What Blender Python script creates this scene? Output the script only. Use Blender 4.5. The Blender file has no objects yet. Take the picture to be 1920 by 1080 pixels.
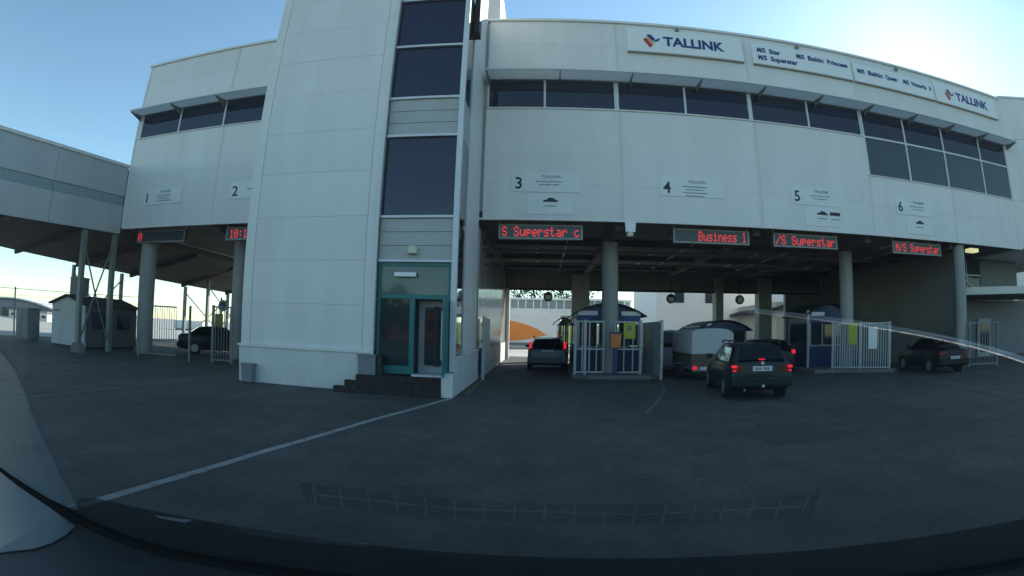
import bpy, bmesh, math, random
from mathutils import Vector, Matrix
R = math.radians
random.seed(7)
S = bpy.context.scene
C = S.collection

# ------------------------------------------------------------------ camera
cd = bpy.data.cameras.new('dash_camera')
cam = bpy.data.objects.new('dash_camera', cd); C.objects.link(cam)
CAM = Vector((0, 0, 1.70))
YAW, PIT, ROL = 0.0526280, 0.0806115, 0.0219953
rot = Matrix.Rotation(YAW, 4, 'Z') @ Matrix.Rotation(PIT, 4, 'X') @ Matrix.Rotation(R(90), 4, 'X') @ Matrix.Rotation(ROL, 4, 'Z')
cam.matrix_world = Matrix.Translation(CAM) @ rot
cd.type = 'PANO'                      # the dashcam's wide lens
cd.sensor_fit = 'HORIZONTAL'; cd.sensor_width = 36.0
F_PX, K_PX = 1032.5486, -0.0426230    # r = f (theta + k theta^3) on a 1920 px wide frame
F_MM = F_PX * 36.0 / 1920.0
# invert r(theta) into theta(r) as a polynomial (least squares, small normal equations)
def _fit():
    import numpy as np
    th = np.linspace(0.0, 1.25, 200); r = F_MM * (th + K_PX * th ** 3)
    A = np.stack([r, r ** 2, r ** 3, r ** 4], 1)
    return np.linalg.lstsq(A, th, rcond=None)[0]
k = _fit()
cc = cd
cc.panorama_type = 'FISHEYE_LENS_POLYNOMIAL'
cc.fisheye_fov = R(175)
cc.fisheye_polynomial_k0 = 0.0
cc.fisheye_polynomial_k1 = -float(k[0]); cc.fisheye_polynomial_k2 = -float(k[1])
cc.fisheye_polynomial_k3 = -float(k[2]); cc.fisheye_polynomial_k4 = -float(k[3])
cd.clip_start = 0.02; cd.clip_end = 3000
S.camera = cam

# ------------------------------------------------------------------ sky, sun, exposure
SUN_AZ, SUN_EL = R(43), R(26.35)
W = bpy.data.worlds.new('World'); S.world = W; W.use_nodes = True
nt = W.node_tree; nt.nodes.clear()
out = nt.nodes.new('ShaderNodeOutputWorld'); bg = nt.nodes.new('ShaderNodeBackground')
sky = nt.nodes.new('ShaderNodeTexSky'); sky.sky_type = 'NISHITA'; sky.sun_disc = False
sky.sun_elevation = SUN_EL; sky.sun_rotation = SUN_AZ
sky.air_density = 1.1; sky.dust_density = 0.45; sky.altitude = 1500; sky.ozone_density = 1.7
tint = nt.nodes.new('ShaderNodeVectorMath'); tint.operation = 'MULTIPLY'; tint.inputs[1].default_value = (0.94, 1.05, 0.95)   # the camera's cool white balance
nt.links.new(sky.outputs[0], tint.inputs[0]); nt.links.new(tint.outputs[0], bg.inputs[0]); nt.links.new(bg.outputs[0], out.inputs[0])
bg.inputs[1].default_value = 0.12
sl = bpy.data.lights.new('sun', 'SUN'); sl.energy = 4.2; sl.angle = R(0.53); sl.color = (1.0, 0.95, 0.86)
so = bpy.data.objects.new('sun', sl); C.objects.link(so)
sv = Vector((math.sin(SUN_AZ) * math.cos(SUN_EL), math.cos(SUN_AZ) * math.cos(SUN_EL), math.sin(SUN_EL)))
so.rotation_euler = sv.to_track_quat('Z', 'Y').to_euler(); so.location = sv * 200
S.view_settings.view_transform = 'Standard'; S.view_settings.look = 'None'
S.view_settings.gamma = 1.0; S.view_settings.use_curve_mapping = False
S.view_settings.exposure = 1.15
S.render.engine = 'CYCLES'
S.cycles.max_bounces = 8; S.cycles.transparent_max_bounces = 16
S.cycles.caustics_reflective = False; S.cycles.caustics_refractive = False
S.cycles.sample_clamp_indirect = 6.0
try:
    S.cycles.use_denoising = True; S.cycles.denoiser = 'OPENIMAGEDENOISE'
except Exception: pass

# ------------------------------------------------------------------ materials
M = {}
def mat(name, col, rough=0.6, metal=0.0, var=0.0, scale=3.0, stretch=(1, 1, 1), bump=0.0, bscale=40.0, spec=0.5, emit=None, estr=0.0,
        dirt=None, coat=0.0, ior=1.45, var2=0.0):
    m = bpy.data.materials.new(name); m.use_nodes = True; n = m.node_tree.nodes; l = m.node_tree.links
    b = n['Principled BSDF']
    b.inputs['Roughness'].default_value = rough; b.inputs['Metallic'].default_value = metal
    b.inputs['Specular IOR Level'].default_value = spec; b.inputs['IOR'].default_value = ior
    b.inputs['Coat Weight'].default_value = coat; b.inputs['Coat Roughness'].default_value = 0.05
    b.inputs['Base Color'].default_value = (*col, 1)
    if emit: b.inputs['Emission Color'].default_value = (*emit, 1); b.inputs['Emission Strength'].default_value = estr
    if var or bump or dirt:
        tc = n.new('ShaderNodeTexCoord')
        geo = n.new('ShaderNodeNewGeometry')
        mp = n.new('ShaderNodeMapping'); mp.inputs['Scale'].default_value = stretch
        l.new(geo.outputs['Position'], mp.inputs[0])
    if var:
        nz = n.new('ShaderNodeTexNoise'); nz.inputs['Scale'].default_value = scale; nz.inputs['Detail'].default_value = 6; nz.inputs['Roughness'].default_value = 0.62
        l.new(mp.outputs[0], nz.inputs['Vector'])
        rp = n.new('ShaderNodeValToRGB'); rp.color_ramp.elements[0].position = 0.3; rp.color_ramp.elements[1].position = 0.72
        lo = tuple(max(0, c * (1 - var)) for c in col); hi = tuple(min(1, c * (1 + var * 0.6)) for c in col)
        rp.color_ramp.elements[0].color = (*(dirt if dirt else lo), 1); rp.color_ramp.elements[1].color = (*hi, 1)
        if dirt:
            e = rp.color_ramp.elements.new(0.46); e.color = (*col, 1)
        l.new(nz.outputs['Fac'], rp.inputs[0]); l.new(rp.outputs[0], b.inputs['Base Color'])
        rr = n.new('ShaderNodeMapRange'); rr.inputs['To Min'].default_value = min(1, rough + 0.12); rr.inputs['To Max'].default_value = max(0.02, rough - 0.1)
        l.new(nz.outputs['Fac'], rr.inputs['Value']); l.new(rr.outputs[0], b.inputs['Roughness'])
    if bump:
        n2 = n.new('ShaderNodeTexNoise'); n2.inputs['Scale'].default_value = bscale; n2.inputs['Detail'].default_value = 4
        l.new(geo.outputs['Position'], n2.inputs['Vector'])
        bp = n.new('ShaderNodeBump'); bp.inputs['Strength'].default_value = bump; bp.inputs['Distance'].default_value = 0.02
        l.new(n2.outputs['Fac'], bp.inputs['Height']); l.new(bp.outputs[0], b.inputs['Normal'])
    M[name] = m
    return m
WALL = (0.70, 0.70, 0.69)
mat('wall', WALL, 0.55, var=0.065, scale=0.9, stretch=(1.6, 1.6, 0.25), bump=0.05, bscale=6)
for _i, _k in enumerate((0.965, 0.985, 1.015)): mat('wall%d' % _i, tuple(c_ * _k for c_ in WALL), 0.55, var=0.05, scale=0.9, stretch=(1.6, 1.6, 0.25), bump=0.05, bscale=6)
WV = ('wall', 'wall', 'wall0', 'wall1', 'wall2')
mat('trim', (0.70, 0.70, 0.675), 0.45, var=0.06, scale=2)
mat('plinth', (0.62, 0.64, 0.63), 0.6, var=0.10, scale=2.2, stretch=(1, 1, .5), bump=0.1, bscale=12)
mat('backing', (0.50, 0.52, 0.51), 0.8)
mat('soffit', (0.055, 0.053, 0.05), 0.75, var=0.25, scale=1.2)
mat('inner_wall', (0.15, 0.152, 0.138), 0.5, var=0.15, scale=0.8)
mat('gloss_panel', (0.42, 0.42, 0.40), 0.10, var=0.06, scale=2, spec=0.9)
mat('glass_dark', (0.012, 0.018, 0.047), 0.03, spec=0.42, ior=1.5, bump=0.02, bscale=0.7)
mat('glass_green', (0.02, 0.035, 0.038), 0.04, spec=0.6)
mat('glass_pale', (0.030, 0.045, 0.058), 0.03, spec=0.6, ior=1.5, bump=0.02, bscale=0.7)
mat('glass_teal', (0.042, 0.098, 0.102), 0.05, spec=0.5)
GV = []
for _i, _c in enumerate(((0.010, 0.015, 0.038), (0.014, 0.021, 0.050), (0.018, 0.025, 0.048))): mat('glass_dark%d' % _i, _c, 0.03, spec=0.42, ior=1.5, bump=0.03, bscale=0.7); GV.append('glass_dark%d' % _i)
mat('frame', (0.62, 0.66, 0.68), 0.35, var=0.05)
mat('teal', (0.016, 0.16, 0.16), 0.4, var=0.08)
mat('spandrel', (0.40, 0.42, 0.41), 0.5, var=0.08, scale=2)
mat('sheet', (0.50, 0.53, 0.53), 0.4, metal=0.1, var=0.1, scale=1.5)
mat('steel', (0.19, 0.215, 0.21), 0.5, metal=0.15, var=0.12)
mat('concrete', (0.33, 0.34, 0.32), 0.8, var=0.14, scale=1.6, stretch=(1, 1, 0.3), bump=0.15)
mat('asphalt', (0.036, 0.037, 0.039), 0.85)
mat('brick', (0.030, 0.023, 0.022), 0.85, var=0.2, scale=8, bump=0.3)
mat('kerb', (0.17, 0.17, 0.16), 0.85, var=0.2, scale=4, bump=0.3)
mat('paint_white', (0.30, 0.30, 0.285), 0.75, var=0.35, scale=5, dirt=(0.10, 0.105, 0.11))
mat('paint_faint', (0.135, 0.135, 0.13), 0.8, var=0.4, scale=6, dirt=(0.068, 0.066, 0.062))
mat('paint_ghost', (0.11, 0.11, 0.105), 0.8, var=0.4, scale=6, dirt=(0.066, 0.063, 0.058))
mat('paint_yellow', (0.17, 0.15, 0.05), 0.8, var=0.4, scale=6, dirt=(0.05, 0.05, 0.04))
mat('board_white', (0.78, 0.80, 0.80), 0.35, var=0.04)
mat('notice', (0.70, 0.73, 0.735), 0.4, var=0.04)
mat('ink', (0.02, 0.03, 0.04), 0.6)
mat('ink_soft', (0.16, 0.19, 0.22), 0.6)
mat('logo_blue', (0.012, 0.04, 0.20), 0.4)
mat('logo_red', (0.50, 0.02, 0.05), 0.4)
mat('logo_yellow', (0.7, 0.45, 0.12), 0.4)
mat('led_case', (0.055, 0.06, 0.06), 0.45, var=0.1)
mat('led_face', (0.028, 0.042, 0.052), 0.25)
mat('led_frame', (0.20, 0.23, 0.23), 0.4, metal=0.4)
mat('led_red', (0.2, 0.01, 0.01), 0.4, emit=(1.0, 0.04, 0.045), estr=0.42)
mat('white_metal', (0.40, 0.43, 0.43), 0.4, var=0.08, scale=4)
mat('booth_blue', (0.022, 0.045, 0.12), 0.4, var=0.08)
mat('booth_grey', (0.40, 0.44, 0.46), 0.5, var=0.08)
mat('booth_roof', (0.022, 0.025, 0.03), 0.75, var=0.1)
mat('orange', (0.62, 0.19, 0.04), 0.5, var=0.1)
mat('yellow', (0.42, 0.42, 0.05), 0.5, var=0.06)
mat('rubber', (0.012, 0.012, 0.013), 0.85)
mat('rim', (0.30, 0.31, 0.32), 0.35, metal=0.6)
mat('car_glass', (0.005, 0.007, 0.009), 0.06, spec=0.3)
mat('trim_black', (0.014, 0.015, 0.016), 0.55)
mat('car_green', (0.003, 0.016, 0.017), 0.4, spec=0.3, coat=0.12)
mat('car_silver', (0.05, 0.06, 0.075), 0.4, metal=0.2, coat=0.15)
mat('car_dark', (0.006, 0.006, 0.008), 0.4, spec=0.3, coat=0.12)
mat('van_paint', (0.25, 0.26, 0.32), 0.35, coat=0.4)
mat('tail_lit', (0.3, 0.005, 0.01), 0.3, emit=(1.0, 0.02, 0.04), estr=0.36)
mat('tail_dim', (0.16, 0.008, 0.012), 0.25, spec=0.6)
mat('plate', (0.55, 0.58, 0.58), 0.5)
mat('tarp', (0.40, 0.42, 0.42), 0.55, var=0.1, scale=2)
mat('ply', (0.11, 0.08, 0.058), 0.7, var=0.3, scale=4)
mat('shed_white', (0.52, 0.56, 0.58), 0.6, var=0.1, scale=1.5)
mat('shed_grey', (0.13, 0.125, 0.12), 0.7, var=0.2, scale=3, stretch=(1, 1, .2))
mat('roof_dark', (0.03, 0.03, 0.032), 0.85, var=0.2)
mat('bridge_wall', (0.44, 0.47, 0.48), 0.5, var=0.1, scale=0.8, stretch=(1, 1, .3))
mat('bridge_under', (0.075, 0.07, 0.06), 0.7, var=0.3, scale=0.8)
mat('band_glass', (0.24, 0.32, 0.34), 0.2, spec=0.6)
mat('lamp_warm', (0.6, 0.58, 0.35), 0.4, emit=(0.9, 0.85, 0.45), estr=0.35)
mat('globe', (0.60, 0.60, 0.42), 0.35)
mat('grass', (0.16, 0.24, 0.04), 0.9, var=0.3, scale=1)
mat('leaf', (0.05, 0.085, 0.025), 0.8, var=0.4, scale=2)
mat('beige', (0.45, 0.42, 0.36), 0.7, var=0.08)
mat('far_white', (0.78, 0.77, 0.73), 0.6, var=0.06)
mat('far_grey', (0.20, 0.22, 0.24), 0.7, var=0.1)

def translucent(name, col, share):
    m = M[name]; n = m.node_tree.nodes; l = m.node_tree.links; b = n['Principled BSDF']
    t_ = n.new('ShaderNodeBsdfTranslucent'); t_.inputs['Color'].default_value = (*col, 1); mx = n.new('ShaderNodeMixShader'); mx.inputs[0].default_value = share
    o = n['Material Output']; l.new(b.outputs[0], mx.inputs[1]); l.new(t_.outputs[0], mx.inputs[2]); l.new(mx.outputs[0], o.inputs['Surface'])
translucent('sheet', (0.70, 0.74, 0.73), 0.6)
def asphalt_nodes():
    m = M['asphalt']; n = m.node_tree.nodes; l = m.node_tree.links; b = n['Principled BSDF']
    geo = n.new('ShaderNodeNewGeometry')
    def noise(sc, det=5):
        z = n.new('ShaderNodeTexNoise'); z.inputs['Scale'].default_value = sc; z.inputs['Detail'].default_value = det
        l.new(geo.outputs['Position'], z.inputs['Vector']); return z
    big, mid, fine = noise(0.16, 4), noise(1.3, 6), noise(55, 3)
    def mr(src, a, c_, lo, hi):
        q = n.new('ShaderNodeMapRange'); q.inputs['From Min'].default_value = a; q.inputs['From Max'].default_value = c_
        q.inputs['To Min'].default_value = lo; q.inputs['To Max'].default_value = hi; l.new(src, q.inputs['Value']); return q.outputs[0]
    def mul(a, c_):
        q = n.new('ShaderNodeMath'); q.operation = 'MULTIPLY'; l.new(a, q.inputs[0]); l.new(c_, q.inputs[1]); return q.outputs[0]
    v = mul(mul(mr(big.outputs['Fac'], .3, .7, .68, 1.28), mr(mid.outputs['Fac'], .3, .7, .74, 1.22)), mr(fine.outputs['Fac'], .3, .7, .75, 1.25))
    st_ = n.new('ShaderNodeMapping'); st_.inputs['Scale'].default_value = (0.9, 0.05, 1); l.new(geo.outputs['Position'], st_.inputs[0])
    tk = n.new('ShaderNodeTexNoise'); tk.inputs['Scale'].default_value = 1.0; tk.inputs['Detail'].default_value = 3; l.new(st_.outputs[0], tk.inputs['Vector'])
    v = mul(v, mr(tk.outputs['Fac'], .3, .7, .84, 1.14))
    gr = noise(8.5, 5); v = mul(v, mr(gr.outputs['Fac'], .32, .68, .76, 1.24))
    # oil spots: sparse dark voronoi cells
    vo = n.new('ShaderNodeTexVoronoi'); vo.inputs['Scale'].default_value = 0.55; l.new(geo.outputs['Position'], vo.inputs['Vector'])
    v = mul(v, mr(vo.outputs['Distance'], .06, .17, .62, 1.0))
    # cracks
    vc = n.new('ShaderNodeTexVoronoi'); vc.feature = 'DISTANCE_TO_EDGE'; vc.inputs['Scale'].default_value = 0.22
    wv = noise(1.7, 3); mx = n.new('ShaderNodeVectorMath'); mx.operation = 'MULTIPLY_ADD'; mx.inputs[1].default_value = (.5, .5, .5)
    l.new(wv.outputs['Color'], mx.inputs[0]); l.new(geo.outputs['Position'], mx.inputs[2]); l.new(mx.outputs[0], vc.inputs['Vector'])
    v = mul(v, mr(vc.outputs['Distance'], .001, .005, .8, 1.0))
    cm = n.new('ShaderNodeVectorMath'); cm.operation = 'SCALE'; cm.inputs[0].default_value = (0.066, 0.063, 0.058)
    l.new(v, cm.inputs['Scale']); l.new(cm.outputs[0], b.inputs['Base Color'])
    bp = n.new('ShaderNodeBump'); bp.inputs['Strength'].default_value = 0.35; bp.inputs['Distance'].default_value = 0.01
    l.new(fine.outputs['Fac'], bp.inputs['Height']); l.new(bp.outputs[0], b.inputs['Normal'])
    b.inputs['Roughness'].default_value = 0.8
asphalt_nodes()

# ------------------------------------------------------------------ helpers
def tag(o, label=None, cat=None, group=None, kind=None):
    if label: o['label'] = label
    if cat: o['category'] = cat
    if group: o['group'] = group
    if kind: o['kind'] = kind
    return o
def thing(name, label, cat, loc=(0, 0, 0), rz=0.0, group=None):
    o = bpy.data.objects.new(name, None); o.empty_display_size = 0.2; C.objects.link(o)
    o.location = loc; o.rotation_euler = (0, 0, rz)
    return tag(o, label, cat, group)
def link(name, me, m, parent=None, loc=(0, 0, 0), rot=(0, 0, 0), world=True):
    """link a mesh; world=True: loc/rot are world values even under a parent that stands elsewhere"""
    if m is not None and not me.materials: me.materials.append(M[m] if isinstance(m, str) else m)
    o = bpy.data.objects.new(name, me); C.objects.link(o); o.location = loc; o.rotation_euler = rot
    if parent is not None: attach(o, parent, world)
    return o
def wmat(o):
    m = Matrix.LocRotScale(o.location, o.rotation_euler, o.scale)
    return (wmat(o.parent) @ o.matrix_parent_inverse @ m) if o.parent else m
def attach(o, parent, world=True):
    o.parent = parent
    if world: o.matrix_parent_inverse = wmat(parent).inverted()
CACHE = {}
def box(name, x0, x1, y0, y1, z0, z1, m, parent=None, bev=0.0, rot=(0, 0, 0), world=True):
    d = (abs(x1 - x0), abs(y1 - y0), abs(z1 - z0)); key = ('box', tuple(round(v, 4) for v in d), m, bev)
    me = CACHE.get(key)
    if me is None:
        bm = bmesh.new(); bmesh.ops.create_cube(bm, size=1.0)
        bmesh.ops.scale(bm, vec=d, verts=bm.verts)
        if bev: bmesh.ops.bevel(bm, geom=list(bm.edges), offset=min(bev, min(d) * .45), segments=2, affect='EDGES', profile=.6)
        me = bpy.data.meshes.new(name); bm.to_mesh(me); bm.free(); me.materials.append(M[m]); CACHE[key] = me
    return link(name, me, None, parent, ((x0 + x1) / 2, (y0 + y1) / 2, (z0 + z1) / 2), rot, world)
def mesh(name, verts, faces, m, parent=None, smooth=False, loc=(0, 0, 0), rot=(0, 0, 0), world=True):
    me = bpy.data.meshes.new(name); me.from_pydata([tuple(v) for v in verts], [], faces); me.update()
    bm = bmesh.new(); bm.from_mesh(me); bmesh.ops.recalc_face_normals(bm, faces=bm.faces); bm.to_mesh(me); bm.free()
    if smooth:
        for p in me.polygons: p.use_smooth = True
        try: me.set_sharp_from_angle(angle=R(38))
        except Exception: pass
    return link(name, me, m, parent, loc, rot, world)
def prism(name, pts, a, b, axis, m, parent=None, world=True, loc=(0, 0, 0), rot=(0, 0, 0)):
    """extrude a 2-D outline between a and b along axis: 'y' (pts are x,z), 'x' (pts are y,z), 'z' (pts are x,y)"""
    f = {'y': lambda p, t: (p[0], t, p[1]), 'x': lambda p, t: (t, p[0], p[1]), 'z': lambda p, t: (p[0], p[1], t)}[axis]
    n = len(pts); v = [f(p, a) for p in pts] + [f(p, b) for p in pts]
    fs = [tuple(range(n)), tuple(range(2 * n - 1, n - 1, -1))] + [(i, (i + 1) % n, n + (i + 1) % n, n + i) for i in range(n)]
    return mesh(name, v, fs, m, parent, world=world, loc=loc, rot=rot)
def cyl(name, p0, p1, r0, m, parent=None, r1=None, seg=16, world=True, smooth=True):
    p0, p1 = Vector(p0), Vector(p1); r1 = r0 if r1 is None else r1
    d = p1 - p0; q = d.to_track_quat('Z', 'Y'); L = d.length
    key = ('cyl', round(r0, 4), round(r1, 4), round(L, 4), m, seg)
    me = CACHE.get(key)
    if me is None:
        bm = bmesh.new(); bmesh.ops.create_cone(bm, cap_ends=True, segments=seg, radius1=r0, radius2=r1, depth=L)
        me = bpy.data.meshes.new(name); bm.to_mesh(me); bm.free(); me.materials.append(M[m])
        if smooth:
            for p in me.polygons: p.use_smooth = True
            try: me.set_sharp_from_angle(angle=R(40))
            except Exception: pass
        CACHE[key] = me
    return link(name, me, None, parent, (p0 + p1) / 2, q.to_euler(), world)
def bar(name, p0, p1, w, m, parent=None, world=True):
    return cyl(name, p0, p1, w / 2, m, parent, seg=6, world=world)
def text(name, s, x, y, z, h, m, parent, w=None, align='LEFT', rz=0.0, world=True, bold=0.0):
    """lettering that faces -Y; h is the capital height; w squeezes the line to a width"""
    cu = bpy.data.curves.new(name, 'FONT'); cu.body = s; cu.size = h / 0.72; cu.extrude = 0.006; cu.align_x = align; cu.offset = bold * h
    cu.materials.append(M[m]); cu.resolution_u = 3
    o = bpy.data.objects.new(name, cu); C.objects.link(o)
    o.location = (x, y, z); o.rotation_euler = (R(90), 0, rz)
    if w:
        bpy.context.view_layer.update(); dx = o.dimensions.x
        if dx > 0: o.scale = (w / dx, 1, 1)
    # to mesh, so that it is plain geometry
    dg = bpy.context.evaluated_depsgraph_get(); me = bpy.data.meshes.new_from_object(o.evaluated_get(dg))
    sc = o.scale.copy(); bpy.data.objects.remove(o)
    o = bpy.data.objects.new(name, me); C.objects.link(o); o.location = (x, y, z); o.rotation_euler = (R(90), 0, rz); o.scale = sc
    if parent is not None: attach(o, parent, world)
    return o

# ------------------------------------------------------------------ setting: ground and painted lines
def sheet(name, pts, z, m, kind='structure'):
    o = mesh(name, [(p[0], p[1], z) for p in pts], [tuple(range(len(pts)))], m); return tag(o, kind=kind)
sheet('asphalt_ground', [(-700, -400), (700, -400), (700, 1200), (-700, 1200)], 0.0, 'asphalt')
mat('apron', (0.42, 0.40, 0.35), 0.6, var=0.15, scale=0.3)
sheet('concrete_apron', [(-700, 39.0), (700, 39.0), (700, 1200), (-700, 1200)], 0.004, 'apron')
sheet('concrete_apron', [(-700, -60), (-30.0, -60), (-30.0, 38.99), (-700, 38.99)], 0.004, 'apron')
def line(name, pts, w, m, z=0.004):
    v, f = [], []
    for i, p in enumerate(pts):
        a = Vector(pts[max(0, i - 1)]); b = Vector(pts[min(len(pts) - 1, i + 1)]); d = (b - a).normalized(); nrm = Vector((-d.y, d.x)) * w / 2
        v += [(p[0] + nrm.x, p[1] + nrm.y, z), (p[0] - nrm.x, p[1] - nrm.y, z)]
        if i: f.append((2 * i - 2, 2 * i - 1, 2 * i + 1, 2 * i))
    return tag(mesh(name, v, f, m), kind='structure')
line('painted_line', [(-3.93, 2.6), (-3.87, 3.3), (-3.78, 4.4), (-3.55, 6.5), (-3.02, 9.75), (-2.2, 13.5)], 0.13, 'paint_white')
line('painted_line', [(-13.5, 6.0), (-13.75, 8.5), (-14.0, 11.7), (-14.05, 16.7), (-14.1, 22.4)], 0.11, 'paint_faint')
line('painted_line', [(-13.2, 7.0), (-13.45, 12.0), (-13.3, 15.7), (-11.85, 18.7)], 0.10, 'paint_faint')
line('painted_line', [(-9.45, 6.0), (-9.5, 7.0), (-9.7, 11.0), (-9.9, 15.9)], 0.09, 'paint_faint')
line('painted_line', [(2.3, 11.6), (2.78, 12.9), (3.9, 16.6), (4.3, 19.0)], 0.09, 'paint_ghost')
line('painted_line', [(15.25, 18.7), (13.2, 13.1), (12.0, 9.1), (11.6, 6)], 0.10, 'paint_faint')
line('painted_line', [(-1.95, 14.6), (-1.97, 19.1)], 0.10, 'paint_yellow')
line('painted_line', [(-1.93, 15.3), (-1.15, 15.4)], 0.09, 'paint_yellow', 0.008)
line('painted_line', [(-1.93, 19.3), (-1.1, 19.6)], 0.10, 'paint_yellow', 0.008)
sheet('painted_patch', [(-3.17, 3.53), (-2.81, 3.67), (-2.84, 3.56), (-3.09, 3.50)], 0.006, 'board_white')
sheet('painted_patch', [(-2.38, 3.75), (-1.28, 3.89), (-1.25, 3.80), (-2.3, 3.63)], 0.006, 'paint_faint')
mat('asphalt_new', (0.052, 0.050, 0.046), 0.85, var=0.25, scale=3, bump=0.3, bscale=60)
mat('asphalt_old', (0.078, 0.075, 0.069), 0.85, var=0.25, scale=3, bump=0.3, bscale=60)
sheet('repair_patch', [(3.6, 7.6), (5.3, 7.9), (5.2, 9.6), (4.2, 9.7), (3.5, 8.9)], 0.0035, 'asphalt_new')
sheet('repair_patch', [(-7.4, 9.0), (-5.9, 9.2), (-6.0, 10.3), (-7.5, 10.2)], 0.0035, 'asphalt_new')
sheet('repair_patch', [(8.4, 10.2), (10.9, 9.6), (11.2, 11.0), (8.7, 11.7)], 0.0035, 'asphalt_old')
sheet('repair_patch', [(0.3, 11.5), (1.0, 11.5), (1.1, 16.8), (0.4, 16.9)], 0.0035, 'asphalt_old')
line('painted_line', [(12.2, 17.6), (13.6, 17.2)], 0.12, 'paint_faint')
line('painted_line', [(1.6, 19.9), (3.7, 20.0)], 0.10, 'paint_faint')

# ------------------------------------------------------------------ terminal building
YF = 19.0; ZS = 5.70; ZP = 13.86
tb = thing('terminal_building', 'wide white ferry terminal block on columns over numbered car lanes', 'building', (2.8, 27, 0))
MODS = [-2.10, 2.87, 8.30, 13.72, 19.10, 24.50]
def panels(parent, xs, zs, y, skip=None, m='wall', gap=0.0025, t=0.09):
    for i in range(len(xs) - 1):
        for j in range(len(zs) - 1):
            if skip and skip(xs[i], zs[j]): continue
            dy = random.uniform(-0.003, 0.003)
            box('wall_panel', xs[i] + gap, xs[i + 1] - gap, y - 0.05 + dy, y - 0.05 + t + dy, zs[j] + gap * .6, zs[j + 1] - gap * .6, random.choice(WV) if m == 'wall' else m, parent, 0.003)
panels(tb, MODS, [ZS, 6.95, 8.17], YF)
panels(tb, MODS[:4], [8.17, 9.90], YF)
panels(tb, MODS, [11.16, 11.62, 12.75, ZP], YF)
panels(tb, [-19.0, -13.45, -8.60], [ZS, 6.95, 8.17, 9.95], YF)
panels(tb, [-19.0, -13.45, -8.60], [11.22, 11.62, 12.75, ZP], YF)
for z0, z1 in ((9.95, 11.22),):
    box('wall_panel', -11.35, -8.61, YF - .05, YF + .04, z0 + .006, z1 - .006, 'wall', tb, 0.006)
    box('wall_panel', -18.98, -18.83, YF - .05, YF + .04, z0 + .006, z1 - .006, 'wall', tb, 0.006)
for x in MODS[1:-1] + [-13.45]:                         # seam covers
    for z0, z1 in ((ZS + .02, 9.88), (11.64, ZP - .02)):
        if x > 13 and z0 < 6: z1 = 8.15
        for dx in (-0.05, 0.05):
            box('seam_cover', x + dx - .016, x + dx + .016, YF - .066, YF - .046, z0, z1, 'trim', tb)
box('corner_trim', -19.10, -18.985, YF - .075, YF + .2, ZS, ZP, 'trim', tb, .01)
box('corner_trim', 24.50, 24.92, YF - .07, YF + .2, ZS, ZP, 'trim', tb, .01)
box('backing_wall', -18.98, 24.9, YF + .06, YF + .30, ZS + .01, ZP - .05, 'backing', tb)
box('parapet_cap', -19.16, -8.5, YF - .14, YF + .35, ZP, ZP + .11, 'trim', tb, .01)
box('parapet_cap', -2.2, 24.96, YF - .14, YF + .35, ZP, ZP + .11, 'trim', tb, .01)
box('end_wall', -19.04, -18.8, YF + .31, 35, ZS, ZP, 'wall', tb)
box('end_wall', 24.7, 24.9, YF + .31, 35, ZS, ZP, 'wall', tb)
box('rear_wall', -18.8, 24.7, 34.7, 35, ZS + .02, ZP, 'wall', tb)
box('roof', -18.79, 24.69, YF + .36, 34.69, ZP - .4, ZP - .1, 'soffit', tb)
box('roof_house', -7.5, -1.86, 20.6, 27, ZP - .09, 17.2, 'wall', tb, .01)
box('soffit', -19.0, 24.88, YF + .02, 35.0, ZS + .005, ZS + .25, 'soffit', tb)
for x in (-16.0, -10.8, 0.2, 5.6, 11.0, 16.4):          # ceiling beams running into the building
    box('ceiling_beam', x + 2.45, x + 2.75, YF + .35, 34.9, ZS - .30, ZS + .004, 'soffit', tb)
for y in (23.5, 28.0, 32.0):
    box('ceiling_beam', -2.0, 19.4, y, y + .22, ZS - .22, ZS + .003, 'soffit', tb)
box('fascia_edge', -19.05, 24.9, YF - .07, YF + .05, ZS - .07, ZS - .002, 'trim', tb, .01)
# window bands
def window(parent, x0, x1, z0, z1, y=YF, sill=True, m='glass_dark'):
    w = box('window', x0 + .03, x1 - .03, y + .012, y + .045, z0, z1, random.choice(GV) if m == 'glass_dark' else m, parent, rot=(random.uniform(-.006, .006), 0, random.uniform(-.004, .004)))
    return w
WX = [-2.05, 0.07, 2.77, 5.46, 8.20, 10.90, 13.66]
for a, b in zip(WX, WX[1:]): window(tb, a, b, 9.98, 11.12)
for i, x in enumerate(WX):
    hw = .085 if i in (2, 4) else .04
    box('mullion', x - hw, x + hw, YF - .03, YF + .05, 9.96, 11.14, 'frame', tb)
box('window_sill', -2.08, 13.70, YF - .10, YF + .05, 9.90, 9.958, 'trim', tb, .008)
BX = [13.78, 16.30, 18.97, 21.97, 24.46]
for a, b in zip(BX, BX[1:]):
    window(tb, a, b, 8.24, 9.90, m='glass_pale'); window(tb, a, b, 9.99, 11.12)
for x in BX: box('mullion', x - .045, x + .045, YF - .03, YF + .05, 8.22, 11.14, 'frame', tb)
box('transom', BX[0], BX[-1], YF - .022, YF + .048, 9.905, 9.985, 'frame', tb)
box('window_sill', 13.70, 24.5, YF - .10, YF + .05, 8.172, 8.218, 'trim', tb, .008)
LX = [-18.80, -16.22, -13.58, -11.38]
for a, b in zip(LX, LX[1:]): window(tb, a, b, 10.02, 11.18)
for x in LX: box('mullion', x - .04, x + .04, YF - .03, YF + .05, 10.0, 11.2, 'frame', tb)
box('window_sill', -18.84, -11.34, YF - .10, YF + .05, 9.952, 9.998, 'trim', tb, .008)
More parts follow.
